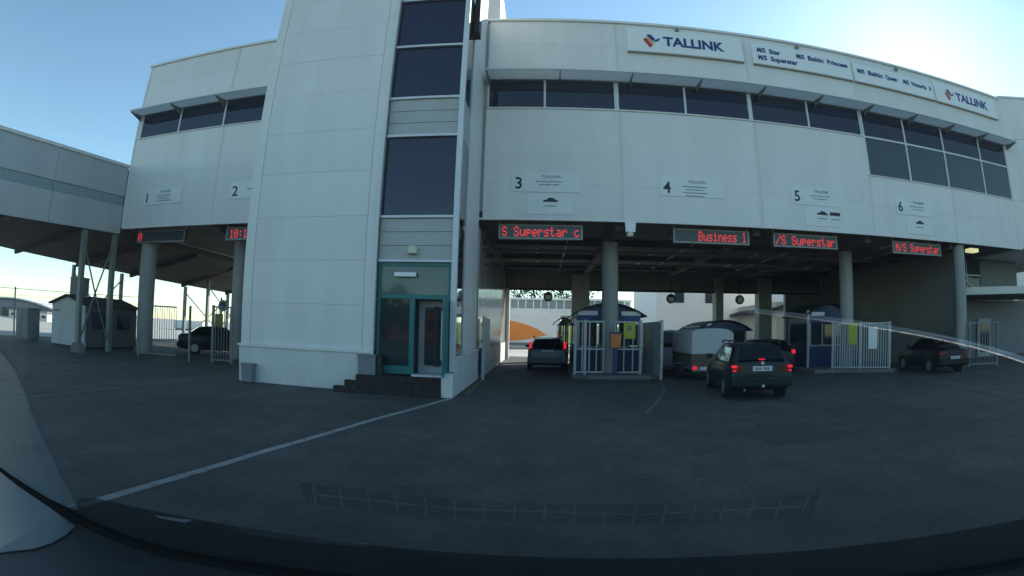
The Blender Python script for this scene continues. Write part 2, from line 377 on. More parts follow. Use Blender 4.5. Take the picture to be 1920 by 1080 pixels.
# sunshades: ribbed sheet on brackets
def shade(x0, x1, n, zf=11.12):
    v, f = [], []; ribs = 14
    for i in range(ribs * 2 + 1):
        y = YF - .06 - .88 * i / (ribs * 2); z = zf + .10 - .08 * i / (ribs * 2) + (0.022 if i % 2 else 0)
        v += [(x0, y, z), (x1, y, z)]
        if i: f.append((2 * i - 2, 2 * i - 1, 2 * i + 1, 2 * i))
    s = mesh('sunshade', v, f, 'sheet', tb)
    box('edge_rail', x0, x1, YF - .985, YF - .945, zf + .01, zf + .09, 'trim', s)
    for i in range(n + 1):
        x = x0 + .03 + (x1 - x0 - .06) * i / n
        prism('bracket', [(YF - .06, zf - .22), (YF - .06, zf + .085), (YF - .93, zf + .005), (YF - .93, zf - .03)], x - .02, x + .02, 'x', 'steel', s)
shade(-2.08, 24.75, 10); shade(-19.0, -11.0, 3)
# columns
for x, y, r in ((-17.9, 20.0, .42), (-13.02, 21.0, .32), (2.79, 22.0, .335), (14.0, 22.0, .335), (19.62, 19.45, .30)):
    c = cyl('column', (x, y, 0), (x, y, ZS - .301 if abs(x - 19.62) > .1 else ZS - .08), r, 'concrete', tb, seg=28)
    cyl('column_collar', (x, y, 0), (x, y, .12), r + .05, 'kerb', c, seg=28)
for x, w in ((2.5, .55), (11.65, .26), (15.0, .48)):
    box('rear_pillar', x - w, x + w, 34.2, 35.0, 0, ZS - .31, 'concrete', tb)
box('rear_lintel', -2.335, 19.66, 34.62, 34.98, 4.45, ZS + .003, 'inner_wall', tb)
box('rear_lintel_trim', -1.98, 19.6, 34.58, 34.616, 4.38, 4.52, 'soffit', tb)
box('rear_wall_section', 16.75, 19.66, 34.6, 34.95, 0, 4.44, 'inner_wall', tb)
box('core_wall', -8.58, -2.34, YF + .31, 35, 0, ZS, 'wall', tb)
for i in range(8):                                      # glossy panels on the side of lane 3
    y0 = YF + .32 + i * 1.95
    box('cladding_panel', -2.335, -2.20, y0 + .02, y0 + 1.93, 1.1, ZS - .32, 'gloss_panel', tb, .006)
    box('cladding_plinth', -2.335, -2.17, y0 + .004, y0 + 1.946, 0, 1.08, 'plinth', tb)
box('cladding_end', -2.33, -1.96, 34.66, 35.1, 0, 4.44, 'wall', tb)
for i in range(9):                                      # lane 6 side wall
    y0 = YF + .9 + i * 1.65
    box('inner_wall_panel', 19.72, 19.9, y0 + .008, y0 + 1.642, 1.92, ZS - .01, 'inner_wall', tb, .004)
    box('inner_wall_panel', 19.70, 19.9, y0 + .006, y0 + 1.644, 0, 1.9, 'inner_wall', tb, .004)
for x in (1.1, 6.6, 12.0, 17.4):
    cyl('ceiling_pipe', (x, YF + .4, ZS - .09), (x, 34.5, ZS - .09), .05, 'steel', tb, seg=8)
for x in (-.2, 5.4, 10.8, 16.2):
    for y in (21.3, 26.0, 30.3): box('strip_lamp', x - .08, x + .08, y - .65, y + .65, ZS - .10, ZS - .01, 'booth_grey', tb, .015)
for y in (24.6, 29.2): cyl('cable_tray', (-2.0, y, ZS - .30), (19.5, y, ZS - .30), .06, 'steel', tb, seg=6)
box('junction_box', 2.98, 3.28, YF - .12, YF + .14, ZS - .42, ZS - .08, 'board_white', tb, .03)
prism('lamp_housing', [(2.93, ZS - .05), (3.33, ZS - .05), (3.30, ZS - .42), (2.96, ZS - .42)], YF - .13, YF - .08, 'y', 'board_white', tb)
cyl('lamp_glass', (3.13, YF, ZS - .55), (3.13, YF, ZS - .42), .12, 'globe', tb)

# ------------------------------------------------------------------ angled wing beyond the right end
wg = thing('terminal_wing', 'white panelled wing angled forward at the right end of the terminal', 'building', (29, 18, 0))
wa = math.atan2(-0.95, 1.9)
def wpt(s, d=0): return (24.95 + math.cos(wa) * s - math.sin(wa) * d, 19.0 + math.sin(wa) * s + math.cos(wa) * d)
for i in range(4):
    for z0, z1 in ((ZS, 8.2), (8.2, 11.6), (11.6, 14.0)):
        a, b = wpt(i * 2.7 + .01), wpt(i * 2.7 + 2.69); a2, b2 = wpt(i * 2.7 + .01, .25), wpt(i * 2.7 + 2.69, .25)
        prism('wall_panel', [a, b, b2, a2], z0 + .01, z1 - .01, 'z', 'wall', wg)
prism('wing_sun_block', [wpt(.3, .3), wpt(10.7, .3), (36.0, 35.0), (25.0, 35.0)], ZS + .02, 13.9, 'z', 'wall', wg)  # unseen depth of the wing, added to keep a sun patch off the ground
a, b, b2, a2 = wpt(-.0, -.06), wpt(10.9, -.06), wpt(10.9, .5), wpt(0, .5)
prism('parapet_cap', [a, b, b2, a2], 14.0, 14.11, 'z', 'trim', wg)
a, b, b2, a2 = wpt(1.9, -.03), wpt(10, -.03), wpt(10, 0), wpt(1.9, 0)
prism('window', [a, b, b2, a2], 9.9, 11.1, 'z', 'glass_dark', wg)
for zz in (9.84, 11.1):
    a, b, b2, a2 = wpt(1.85, -.05), wpt(10.05, -.05), wpt(10.05, 0), wpt(1.85, 0)
    prism('window_rail', [a, b, b2, a2], zz, zz + .06, 'z', 'frame', wg)

# ------------------------------------------------------------------ stair tower
st = thing('stair_tower', 'tall white panelled stair tower with dark glazed strip and teal entrance', 'tower', (-5.4, 16.6, 0))
YT = 14.20
TZ = [1.10, 2.31, 3.52, 4.77, 6.08, 7.35, 8.62, 9.80, 10.95, 12.2, 13.4, 14.6, 15.8, 17.0]
for a, b in zip(TZ, TZ[1:]):
    box('wall_panel', -8.29, -4.745, YT - .04 + random.uniform(-.003, .003), YT + .06, a + .002, b - .002, random.choice(WV), st, .003)
box('corner_trim', -8.62, -8.30, YT - .05, YT + .3, 1.1, 17.0, 'trim', st, .012)
box('corner_trim', -4.735, -4.44, YT - .05, YT + .3, 1.1, 17.0, 'trim', st, .012)
box('downpipe', -4.47, -4.40, YT - .11, YT - .052, 0.9, 17.0, 'frame', st, .01)
box('core', -8.56, -4.46, YT + .07, YF - .1, 0, 17.0, 'wall', st)
box('plinth', -8.66, -4.50, YT - .09, YT + .3, 0, 1.02, 'plinth', st, .012)
box('plinth_ledge', -8.70, -4.46, YT - .13, YT + .25, 1.022, 1.10, 'trim', st, .012)
# glazed strip, set back a little
YG = YT + .13
box('core', -4.44, -2.42, YG + .10, YF - .1, 3.5, 17.0, 'backing', st)
for z0, z1 in ((4.78, 7.06), (8.32, 10.02), (10.10, 11.80), (11.88, 13.6), (14.6, 16.6)):
    box('window', -4.39, -2.36, YG, YG + .04, z0, z1, 'glass_dark', st)
for z in (4.71, 7.06, 8.25, 10.02, 11.80, 13.6, 3.50):
    box('transom', -4.40, -2.30, YT + .03, YG + .03, z + .003, z + .074, 'frame', st, .008)
for z0 in (7.14, 7.51, 7.88): box('spandrel_board', -4.39, -2.34, YG - .03, YG + .05, z0 + .005, z0 + .363, 'spandrel', st, .008)
for z0 in (3.58, 3.955, 4.33): box('spandrel_board', -4.39, -2.34, YG - .03, YG + .05, z0 + .005, z0 + .37, 'spandrel', st, .008)
box('corner_mullion', -2.35, -2.20, YT - .02, YT + .16, .62, 17.0, 'frame', st, .012)
# side of the tower: glazed return, then wall
for z0, z1 in ((4.78, 7.06), (8.32, 11.80), (11.88, 13.6), (0.62, 2.5), (2.58, 4.6)):
    box('side_window', -2.30, -2.235, YT + .165, YT + 1.5, z0, z1, 'glass_green', st)
for z0, z1 in ((7.08, 8.30), (13.62, 17.0)): box('side_board', -2.30, -2.23, YT + .165, YT + 1.5, z0, z1, 'spandrel', st)
box('side_mullion', -2.31, -2.20, YT + 1.505, YT + 1.62, 1.1, 17.0, 'frame', st)
for i, (a, b) in enumerate(zip(TZ, TZ[1:])):
    box('wall_panel', -2.33, -2.215, YT + 1.63, YF - .06, a + .002, b - .002, random.choice(WV), st, .003)
box('plinth', -2.36, -2.16, YT + .18, YF + .30, 0, 1.02, 'plinth', st, .012)
box('plinth_ledge', -2.35, -2.12, YT + 1.5, YF + .30, 1.022, 1.09, 'trim', st, .01)
box('roof_slab', -8.7, -2.1, YT - .1, YF, 17.0, 17.15, 'trim', st)
prism('overhang', [(YT + 1.0, 11.05), (YT + 1.5, 11.05), (YT + 1.5, 12.5), (YT + 1.0, 12.5)], -2.2, -2.02, 'x', 'trim_black', st)
# entrance: teal frame, pane, inner doorway, open leaf
box('teal_frame', -4.39, -4.30, YG - .02, YG + .08, .5, 3.50, 'teal', st, .008)
box('teal_frame', -2.44, -2.36, YG - .02, YG + .08, .5, 3.50, 'teal', st, .008)
box('teal_frame', -4.30, -2.44, YG - .018, YG + .078, 2.52, 2.64, 'teal', st, .008)
box('teal_frame', -4.30, -2.44, YG - .018, YG + .078, 3.40, 3.498, 'teal', st, .008)
box('teal_frame', -3.47, -3.33, YG - .022, YG + .082, .5, 2.518, 'teal', st, .008)
box('teal_frame', -4.30, -3.47, YG - .018, YG + .078, .5, .72, 'teal', st, .008)
box('pane', -4.30, -2.44, YG + .02, YG + .04, 2.64, 3.40, 'glass_teal', st)
box('pane', -4.30, -3.47, YG + .02, YG + .04, .72, 2.52, 'glass_green', st)
box('vestibule_wall', -4.30, -3.40, YG + 1.3, YG + 1.36, .5, 3.4, 'beige', st)
dw = box('doorway', -3.32, -2.45, YG + .50, YG + .56, .52, 2.50, 'booth_grey', st)
box('door_pane', -3.14, -2.54, YG + .44, YG + .495, .74, 2.34, 'glass_green', dw)
box('door_post', -2.86, -2.76, YG + .40, YG + .438, .72, 2.36, 'trim_black', dw)
box('threshold', -3.36, -2.36, YG - .12, YG + .5, .46, .515, 'frame', st)
leaf = box('door_leaf', -2.43, -2.375, YG - .82, YG - .03, .52, 2.50, 'teal', st, .008)
box('handle', -2.475, -2.445, YG - .70, YG - .66, .95, 2.2, 'frame', leaf)
box('leaf_glass', -2.436, -2.431, YG - .70, YG - .16, .80, 2.36, 'glass_green', leaf)
box('closer', -3.9, -3.3, YG - .16, YG - .03, 3.10, 3.22, 'board_white', st, .02)
cyl('globe_lamp', (-3.43, YG - .12, 3.72), (-3.43, YG - .12, 3.92), .14, 'globe', st)
cyl('lamp_base', (-3.43, YG - .12, 3.82), (-3.43, YG - .03, 3.82), .07, 'frame', st)
# steps of brown brick
stp = thing('entrance_steps', 'brown brick steps leading up to the teal entrance door', 'steps', (-3.8, 13.8, 0))
for i, (y0, x0, z1) in enumerate(((13.55, -5.35, .155), (13.75, -5.10, .305), (13.95, -4.85, .455))):
    n = int((-2.47 - x0) / .23)
    for kx in range(n):
        a = x0 + (-2.47 - x0) * kx / n; b = x0 + (-2.47 - x0) * (kx + 1) / n
        box('brick', a + .003, b - .003, y0 + random.uniform(-.004, .004), y0 + (.2 if i < 2 else .38), z1 - .15, z1 + random.uniform(-.004, .004), 'brick', stp, .006)
box('step_core', -4.84, -2.48, 13.97, YG + .3, 0, .44, 'brick', stp)
wgw = box('wing_wall', -2.45, -2.15, 13.62, 14.36, 0, .60, 'plinth', None, .015)
tag(wgw, 'low white wing wall at the foot of the tower beside the steps', 'wall')

# small things at the tower foot
lb = thing('litter_bin', 'small grey litter bin standing against the white tower plinth', 'bin', (-8.2, 13.9, 0))
prism('body', [(-8.37, 0.02), (-8.05, 0.02), (-8.02, .50), (-8.40, .50)], 13.8, 14.05, 'y', 'far_grey', lb)
box('rim', -8.42, -8.0, 13.78, 14.07, .50, .545, 'steel', lb, .01)
ub = thing('planter_box', 'grey metal box on the steps left of the entrance', 'box', (-4.6, 13.85, .3))
box('body', -4.80, -4.30, 13.98, 14.13, .46, .96, 'far_grey', ub, .012)
box('lid', -4.83, -4.27, 13.96, 14.14, .962, 1.0, 'steel', ub, .008)
box('side_panel', -4.26, -4.12, 13.99, 14.12, .46, .98, 'trim_black', ub, .01)

# ------------------------------------------------------------------ signboards on the facade
def logo(parent, x, z, s, y):
    def poly(name, pts, m, dy):
        prism(name, [(x + px * s, z + pz * s) for px, pz in pts], y - dy, y + .001, 'y', m, parent)
    poly('logo_stroke', [(0.02, .62), (.22, .78), (.62, .22), (.44, .02)], 'logo_red', .012)
    poly('logo_stroke', [(.24, .80), (.34, .88), (.74, .33), (.66, .24)], 'logo_yellow', .014)
    poly('logo_stroke', [(.26, .98), (.52, 1.06), (.82, .72), (.66, .52)], 'logo_blue', .016)
    poly('logo_stroke', [(.70, .46), (.84, .66), (1.16, .84), (1.06, .60)], 'logo_blue', .013)
def signboard(name, x0, x1, z0, z1, label, lines, lg=None):
    t = thing(name, label, 'sign', ((x0 + x1) / 2, YF - .1, z0))
    box('board', x0, x1, YF - .18, YF - .055, z0, z1, 'board_white', t, .01)
    box('bottom_edge', x0, x1, YF - .20, YF - .06, z0 - .05, z0 - .002, 'beige', t)
    for s, x, z, h, w in lines:
        n_ = len(s); cx = 0
        for wd in s.split(' '):
            text('lettering', wd, x + w * cx / n_, YF - .186, z, h, 'logo_blue', t, w * (len(wd) - .25) / n_, bold=.05); cx += len(wd) + 1
    if lg: logo(t, *lg, YF - .18)
    return t
signboard('signboard', 3.30, 8.18, 12.55, 13.62, 'larger white TALLINK board with red and blue logo above the left lanes', [('TALLINK', 4.78, 12.90, .42, 2.68)], (3.93, 12.72, .62))
signboard('signboard', 19.10, 24.35, 12.55, 13.62, 'white TALLINK board nearest the right end of the parapet', [('TALLINK', 20.75, 12.90, .42, 2.85)], (19.85, 12.72, .62))
signboard('signboard', 8.62, 13.66, 12.55, 13.56, 'white ship name board reading Star, Superstar and Baltic Princess', [('M/S Star', 8.85, 13.12, .22, 1.15), ('M/S Superstar', 8.85, 12.76, .22, 1.95), ('M/S Baltic Princess', 10.75, 13.12, .22, 2.75)])
signboard('signboard', 13.78, 19.0, 12.55, 13.46, 'white ship name board reading Baltic Queen and Victoria', [('M/S Baltic Queen', 14.0, 13.0, .22, 2.5), ('M/S Victoria I', 16.85, 13.0, .22, 1.95)])
for x in (5.4, 10.9, 16.6):
    f = box('floodlight', x - .08, x + .08, YF - .22, YF - .10, ZP - .22, ZP - .08, 'steel', None, .015)
    tag(f, {5.4: 'small floodlight above the larger TALLINK board', 10.9: 'small floodlight above the Superstar name board', 16.6: 'small floodlight above the Baltic Queen name board'}[x], 'lamp', 'floodlights on the parapet')

CARSH = [(-.42, 0), (-.40, .10), (-.22, .13), (-.10, .24), (.14, .24), (.30, .13), (.42, .10), (.43, 0)]
VANSH = [(-.42, 0), (-.42, .12), (-.36, .22), (.42, .22), (.42, 0)]
def scribble(parent, x, z, w, h, y, n):
    """rows of small print too fine to read"""
    rnd = random.Random(int(x * 100) + n)
    v, f = [], []
    cx = x
    while cx < x + w:
        dw_ = rnd.uniform(.03, .085); e = min(cx + dw_, x + w); b_ = len(v)
        v += [(cx, y, z), (e, y, z), (e, y, z + h * rnd.uniform(.6, 1)), (cx, y, z + h * rnd.uniform(.6, 1))]; f.append((b_, b_ + 1, b_ + 2, b_ + 3)); cx = e + rnd.uniform(.012, .03)
    tag(mesh('small_print', v, f, 'ink_soft', parent), kind='stuff')
LANE_LABEL = {1: 'white lane 1 notice at the far left end of the facade', 2: 'white lane 2 notice partly hidden by the stair tower', 3: 'white lane 3 notice with car picture just right of the stair tower',
    4: 'white lane 4 notice without a picture above the display reading Business', 5: 'white lane 5 notice with car and van pictures', 6: 'white lane 6 notice with car picture below the tall windows'}
def lane_sign(no, x0, picto, rows):
    t = thing('lane_sign', LANE_LABEL[no], 'sign', (x0 + 1.2, YF - .07, 6.6), group='numbered lane signs')
    w = 2.42; y = YF - .075
    box('board', x0, x0 + w, y, YF - .0555, 6.66, 7.38, 'notice', t)
    text('number', str(no), x0 + .10, y - .004, 6.78, .43, 'ink', t, bold=.02)
    text('lettering', 'TALLINK', x0 + 1.05, y - .004, 7.18, .11, 'ink_soft', t, .72)
    for i in range(rows): scribble(t, x0 + .85 + (i % 2) * .12, 7.02 - i * .115, .95 - (i % 2) * .25, .055, y - .003, i)
    if picto:
        box('picture_board', x0 + .55, x0 + 2.2, y + .006, YF - .0555, 5.85, 6.60, 'notice', t)
        for k_, p in enumerate(picto):
            prism('vehicle_picture', [(x0 + 1.38 + k_ * .62 + px * .62, 6.30 + pz * .62) for px, pz in p], y - .004, y + .005, 'y', 'ink', t)
            scribble(t, x0 + 1.15 + k_ * .62, 6.13, .45, .05, y - .003, 9 + k_)
lane_sign(1, -17.75, None, 3)
lane_sign(3, -1.09, [CARSH], 2); lane_sign(4, 4.28, None, 4); lane_sign(5, 9.66, [CARSH, VANSH], 2); lane_sign(6, 15.12, [CARSH], 2)
t = lane_sign(2, -12.60, None, 1)

# ------------------------------------------------------------------ led displays under the soffit
F5 = {'S': '01110 10001 10000 01110 00001 10001 01110', 'u': '00000 00000 10001 10001 10001 10011 01101', 'p': '00000 00000 11110 10001 11110 10000 10000',
 'e': '00000 00000 01110 10001 11111 10000 01110', 'r': '00000 00000 10110 11001 10000 10000 10000', 's': '00000 00000 01111 10000 01110 00001 11110',
 't': '01000 01000 11100 01000 01000 01001 00110', 'a': '00000 00000 01110 00001 01111 10001 01111', 'c': '00000 00000 01110 10000 10000 10001 01110',
 'B': '11110 10001 10001 11110 10001 10001 11110', 'i': '00100 00000 01100 00100 00100 00100 01110', 'n': '00000 00000 10110 11001 10001 10001 10001',
 'l': '01100 00100 00100 00100 00100 00100 01110', '/': '00001 00001 00010 00100 01000 10000 10000', 'M': '10001 11011 10101 10101 10001 10001 10001',
 '1': '00100 01100 00100 00100 00100 00100 01110', '0': '01110 10001 10011 10101 11001 10001 01110', ':': '00000 00100 00100 00000 00100 00100 00000', ' ': ''}
def led(x0, x1, msg, label, tx=None, tw=None):
    t = thing('led_display', label, 'display', ((x0 + x1) / 2, 19.55, 5.05), group='hanging lane displays')
    y = 19.46
    box('case', x0, x1, y, y + .18, 5.04, 5.60, 'led_case', t, .012)
    box('screen', x0 + .06, x1 - .06, y - .004, y + .02, 5.10, 5.53, 'led_face', t)
    for z in (5.075, 5.55): box('bezel', x0, x1, y - .014, y + .01, z - .028, z + .028, 'led_frame', t)
    for x in (x0 + .03, x1 - .03):
        box('bezel', x - .03, x + .03, y - .013, y + .011, 5.10, 5.525, 'led_frame', t)
        box('hanger', x - .025, x + .025, y + .05, y + .10, 5.60, ZS + .01, 'frame', t)
    tx = x0 + .12 if tx is None else tx; tw = (x1 - .12 - tx) if tw is None else tw
    px = tw / (len(msg) * 6 - 1); pz = .36 / 7; v, f = [], []
    for i, ch in enumerate(msg):
        for r_, row in enumerate(F5[ch].split()):
            for q, bit in enumerate(row):
                if bit == '1':
                    a = tx + (i * 6 + q) * px; zt = 5.495 - r_ * pz; b_ = len(v)
                    v += [(a, y - .008, zt - pz * .88), (a + px * .92, y - .008, zt - pz * .88), (a + px * .92, y - .008, zt), (a, y - .008, zt)]; f.append((b_, b_ + 1, b_ + 2, b_ + 3))
    tag(mesh('lit_lettering', v, f, 'led_red', t), kind='stuff')
led(-18.35, -15.25, '0', 'hanging red display showing a single digit over lane 1', -18.26, .24)
led(-12.93, -9.9, '10:10', 'hanging red display showing 10:10 beside the tower', -12.72, 1.1)
led(-1.55, 1.47, 'S Superstar c', 'hanging red display reading S Superstar c over lane 3')
led(4.84, 7.90, 'Business l', 'hanging red display reading Business over lane 4', 5.82, 1.95)
led(8.96, 12.0, '/S Superstar', 'hanging red display reading /S Superstar over lane 5')
led(15.10, 18.28, 'M/S Superstar', 'hanging red display reading M/S Superstar over lane 6', 15.3, 2.85)

# ------------------------------------------------------------------ islands, booths, gates
def island(pts, label):
    o = prism('traffic_island', pts, 0.0, 0.14, 'z', 'kerb'); tag(o, kind='structure'); return o
island([(1.25, 20.9), (1.9, 20.4), (4.2, 20.4), (4.75, 20.9), (4.75, 31), (1.25, 31)], '')
island([(11.9, 21.4), (13.2, 21.2), (15.2, 19.6), (15.7, 20.0), (15.7, 31), (11.9, 31)], '')
island([(7.6, 26), (11.0, 26), (11.0, 33), (7.6, 33)], '')

def arch_roof(name, x0, x1, y0, y1, z, h, m, parent, t=.05, n=10, ov=.25):
    v, f = [], []
    for i in range(n + 1):
        u = -1 + 2 * i / n; x = (x0 + x1) / 2 + u * ((x1 - x0) / 2 + ov); zz = z + h * (1 - u * u)
        v += [(x, y0 - ov, zz), (x, y1 + ov, zz), (x, y0 - ov, zz + t), (x, y1 + ov, zz + t)]
        if i:
            a, b = 4 * i - 4, 4 * i
            f += [(a, a + 1, b + 1, b), (a + 2, b + 2, b + 3, a + 3), (a, b, b + 2, a + 2), (a + 1, a + 3, b + 3, b + 1)]
    f += [(0, 2, 3, 1), (4 * n, 4 * n + 1, 4 * n + 3, 4 * n + 2)]
    return mesh(name, v, f, m, parent, smooth=True)
def booth(x0, x1, y0, y1, label, zb=.14, h=2.5, blue=True, body='booth_grey', rise=.5):
    t = thing('check_in_booth', label, 'booth', ((x0 + x1) / 2, (y0 + y1) / 2, zb), group='check-in booths')
    lo = 'booth_blue' if blue else 'far_grey'
    zt = zb + h
    for (a, b, c, d) in ((x0, x1, y0, y0 + .06), (x0, x1, y1 - .06, y1), (x0, x0 + .06, y0 + .062, y1 - .062), (x1 - .06, x1, y0 + .062, y1 - .062)):
        box('lower_wall', a, b, c, d, zb, zb + 1.0, lo, t)
        box('fascia', a, b, c, d, zb + 2.05, zt, lo, t)
    for x in (x0 + .02, x1 - .10):
        for y in (y0 + .012, y1 - .092): box('post', x, x + .08, y, y + .08, zb + 1.0, zb + 2.05, 'white_metal', t)
    n = 3
    for i in range(n):
        a = x0 + .1 + (x1 - x0 - .2) * i / n; b = x0 + .1 + (x1 - x0 - .2) * (i + 1) / n
        p = box('window', a + .04, b - .04, y0 + .03, y0 + .05, zb + 1.06, zb + 2.0, 'glass_green', t)
        box('frame', a, a + .05, y0 + .01, y0 + .06, zb + 1.0, zb + 2.05, 'white_metal', p)
    for y, x in ((0, x0 + .03), (0, x1 - .05)):
        p = box('window', x, x + .02, y0 + .15, y1 - .15, zb + 1.06, zb + 2.0, 'glass_green', t)
    box('sill', x0 - .02, x1 + .02, y0 - .025, y0 + .07, zb + .985, zb + 1.035, 'white_metal', t)
    arch_roof('roof', x0, x1, y0, y1, zt, rise, 'booth_roof', t)
    n = 8; pts = [(x0 + (x1 - x0) * i / n, zt + rise * .93 * (1 - (-1 + 2 * i / n) ** 2)) for i in range(n + 1)] + [(x1, zt - .001), (x0, zt - .001)]
    prism('gable', pts, y0 + .02, y0 + .06, 'y', lo, t)
    return t, zt
bt, zt = booth(1.55, 4.35, 23.6, 28.5, 'blue and white booth behind the white gates and orange bin', h=2.3, rise=.55)
for x in (1.62, 3.5):
    box('sign_panel', x, x + .85, 23.54, 23.59, 2.50, 2.68, 'board_white', bt); box('sign_panel', x, x + .85, 23.545, 23.585, 2.30, 2.495, 'logo_blue', bt)
bt, zt = booth(12.6, 14.9, 23.4, 25.7, 'blue booth with white posts behind the slatted gate', h=2.35, rise=.62)
box('sign_panel', 12.75, 13.5, 23.34, 23.39, 2.55, 2.72, 'board_white', bt)
box('corner_post', 12.48, 12.58, 23.25, 23.36, .14, 2.8, 'white_metal', bt)
bt, zt = booth(8.6, 11.4, 28.6, 32.5, 'dark arched booth further back behind the trailer', h=1.75, rise=.55, blue=True)
bt, zt = booth(0.95, 1.52, 29.0, 31.5, 'narrow dark booth beside the car in lane 3', h=2.0, rise=.35, blue=False)

def gate(p0, p1, z0, z1, label, slat=.15, mid=None, posts=(), name='slatted_gate', m='white_metal', w=.03, group='slatted gates'):
    a, b = Vector(p0), Vector(p1); L = (b - a).length; rz = math.atan2(b.y - a.y, b.x - a.x)
    t = thing(name, label, 'gate', (a.x, a.y, 0), rz, group)
    for z in (z0 + .03, z1 - .03) + ((mid,) if mid else ()):
        box('rail', 0.0, L, -.025, .025, z - .03, z + .03, m, t, world=False)
    n = max(2, round(L / slat))
    for i in range(n + 1):
        x = L * i / n
        box('slat', x - w / 2, x + w / 2, -.02, .02, z0 + .06, z1 - .06, m, t, world=False)
    for x in posts: box('post', x - .05, x + .05, -.055, .055, 0, z1 + .04, m, t, world=False)
    return t
gate((1.35, 21.0), (2.45, 21.0), .2, 2.2, 'white barred gate left of the front column of the island', .30, 1.12, (.0, .38), w=.045)
gate((2.9, 21.05), (3.95, 21.05), .2, 2.2, 'white barred gate with the yellow poster beside the orange bin', .33, 1.12, (1.0,), w=.045)
gate((13.15, 21.9), (15.35, 20.15), .16, 2.15, 'white slatted gate with notices in front of the blue booth', .115, None, (0, 1.35, 2.78), w=.05)
gate((19.75, 18.95), (21.4, 18.3), .1, 2.05, 'slatted gate just right of the right-hand column', .16, None, (0, 2.0 - .25), m='far_grey')
def leaf_panel(x, y0, y1, label, m):
    t = thing('gate_leaf', label, 'gate', (x, (y0 + y1) / 2, 0), group='solid gate leaves')
    n = 3
    for i in range(n):
        a = y0 + (y1 - y0) * i / n; b = y0 + (y1 - y0) * (i + 1) / n
        box('panel', x - .02, x + .02, a + .01, b - .01, .12, 2.2, m, t, .006)
    box('post', x - .05, x + .05, y0 - .09, y0, 0, 2.24, m, t)
    for z in (.6, 1.3, 1.9): box('hinge', x - .075, x - .05, y0 - .08, y0 - .02, z, z + .14, 'trim_black', t)
leaf_panel(4.56, 20.25, 24.0, 'white sheet gate leaf folded open beside lane 4', 'white_metal')
leaf_panel(-1.98, 19.35, 21.6, 'grey sheet gate leaf folded against the tower side of lane 3', 'booth_grey')
yp = thing('yellow_poster', 'yellow poster hung on the white gate beside the orange bin', 'poster', (3.45, 20.98, 1.5))
box('sheet', 3.22, 3.68, 20.985, 21.0, 1.52, 2.13, 'yellow', yp); box('print', 3.36, 3.52, 20.98, 20.984, 1.85, 2.02, 'ink_soft', yp)
yp = thing('yellow_notice', 'yellow notice on the slatted gate in front of the blue booth', 'poster', (13.8, 21.3, 1.2))
box('sheet', -.2, .2, -.008, 0, 0, .95, 'yellow', yp, world=False); yp.location = (13.85, 21.24, 1.2); yp.rotation_euler[2] = -.672
yp = thing('white_notice', 'white notice on the slatted gate beside the yellow notice', 'poster', (14.4, 20.8, 1.0))
box('sheet', -.22, .22, -.008, 0, 0, .95, 'board_white', yp, world=False); yp.location = (14.62, 20.62, 1.0); yp.rotation_euler[2] = -.672
ob = thing('orange_bin', 'orange litter bin on a blue post in front of the concrete column', 'bin', (2.86, 20.8, .14))
prism('body', [(2.66, 1.70), (3.09, 1.70), (3.05, 1.19), (2.70, 1.19)], 20.66, 20.92, 'y', 'orange', ob)
box('lid', 2.64, 3.11, 20.64, 20.94, 1.702, 1.78, 'booth_blue', ob, .012)
box('post', 2.79, 2.96, 20.72, 20.86, .14, 1.188, 'booth_blue', ob, .01)
for x, z, lb_ in ((.45, 3.95, 'round black signal hanging in the rear opening behind the grey blue car'), (8.25, 3.95, 'round black signal hanging above the pale van and trailer'), (13.0, 3.95, 'round black signal hanging at the right of the rear opening near the blue booth')):
    t = thing('lane_signal', lb_, 'signal', (x, 34.0, z), group='hanging lane signals')
    cyl('head', (x, 33.92, z), (x, 34.08, z), .30, 'trim_black', t, seg=24); bar('hanger', (x, 34.0, z + .28), (x, 34.0, ZS - .31), .05, 'trim_black', t)
    cyl('lens', (x, 33.90, z), (x, 33.921, z), .2, 'glass_dark', t, seg=20)

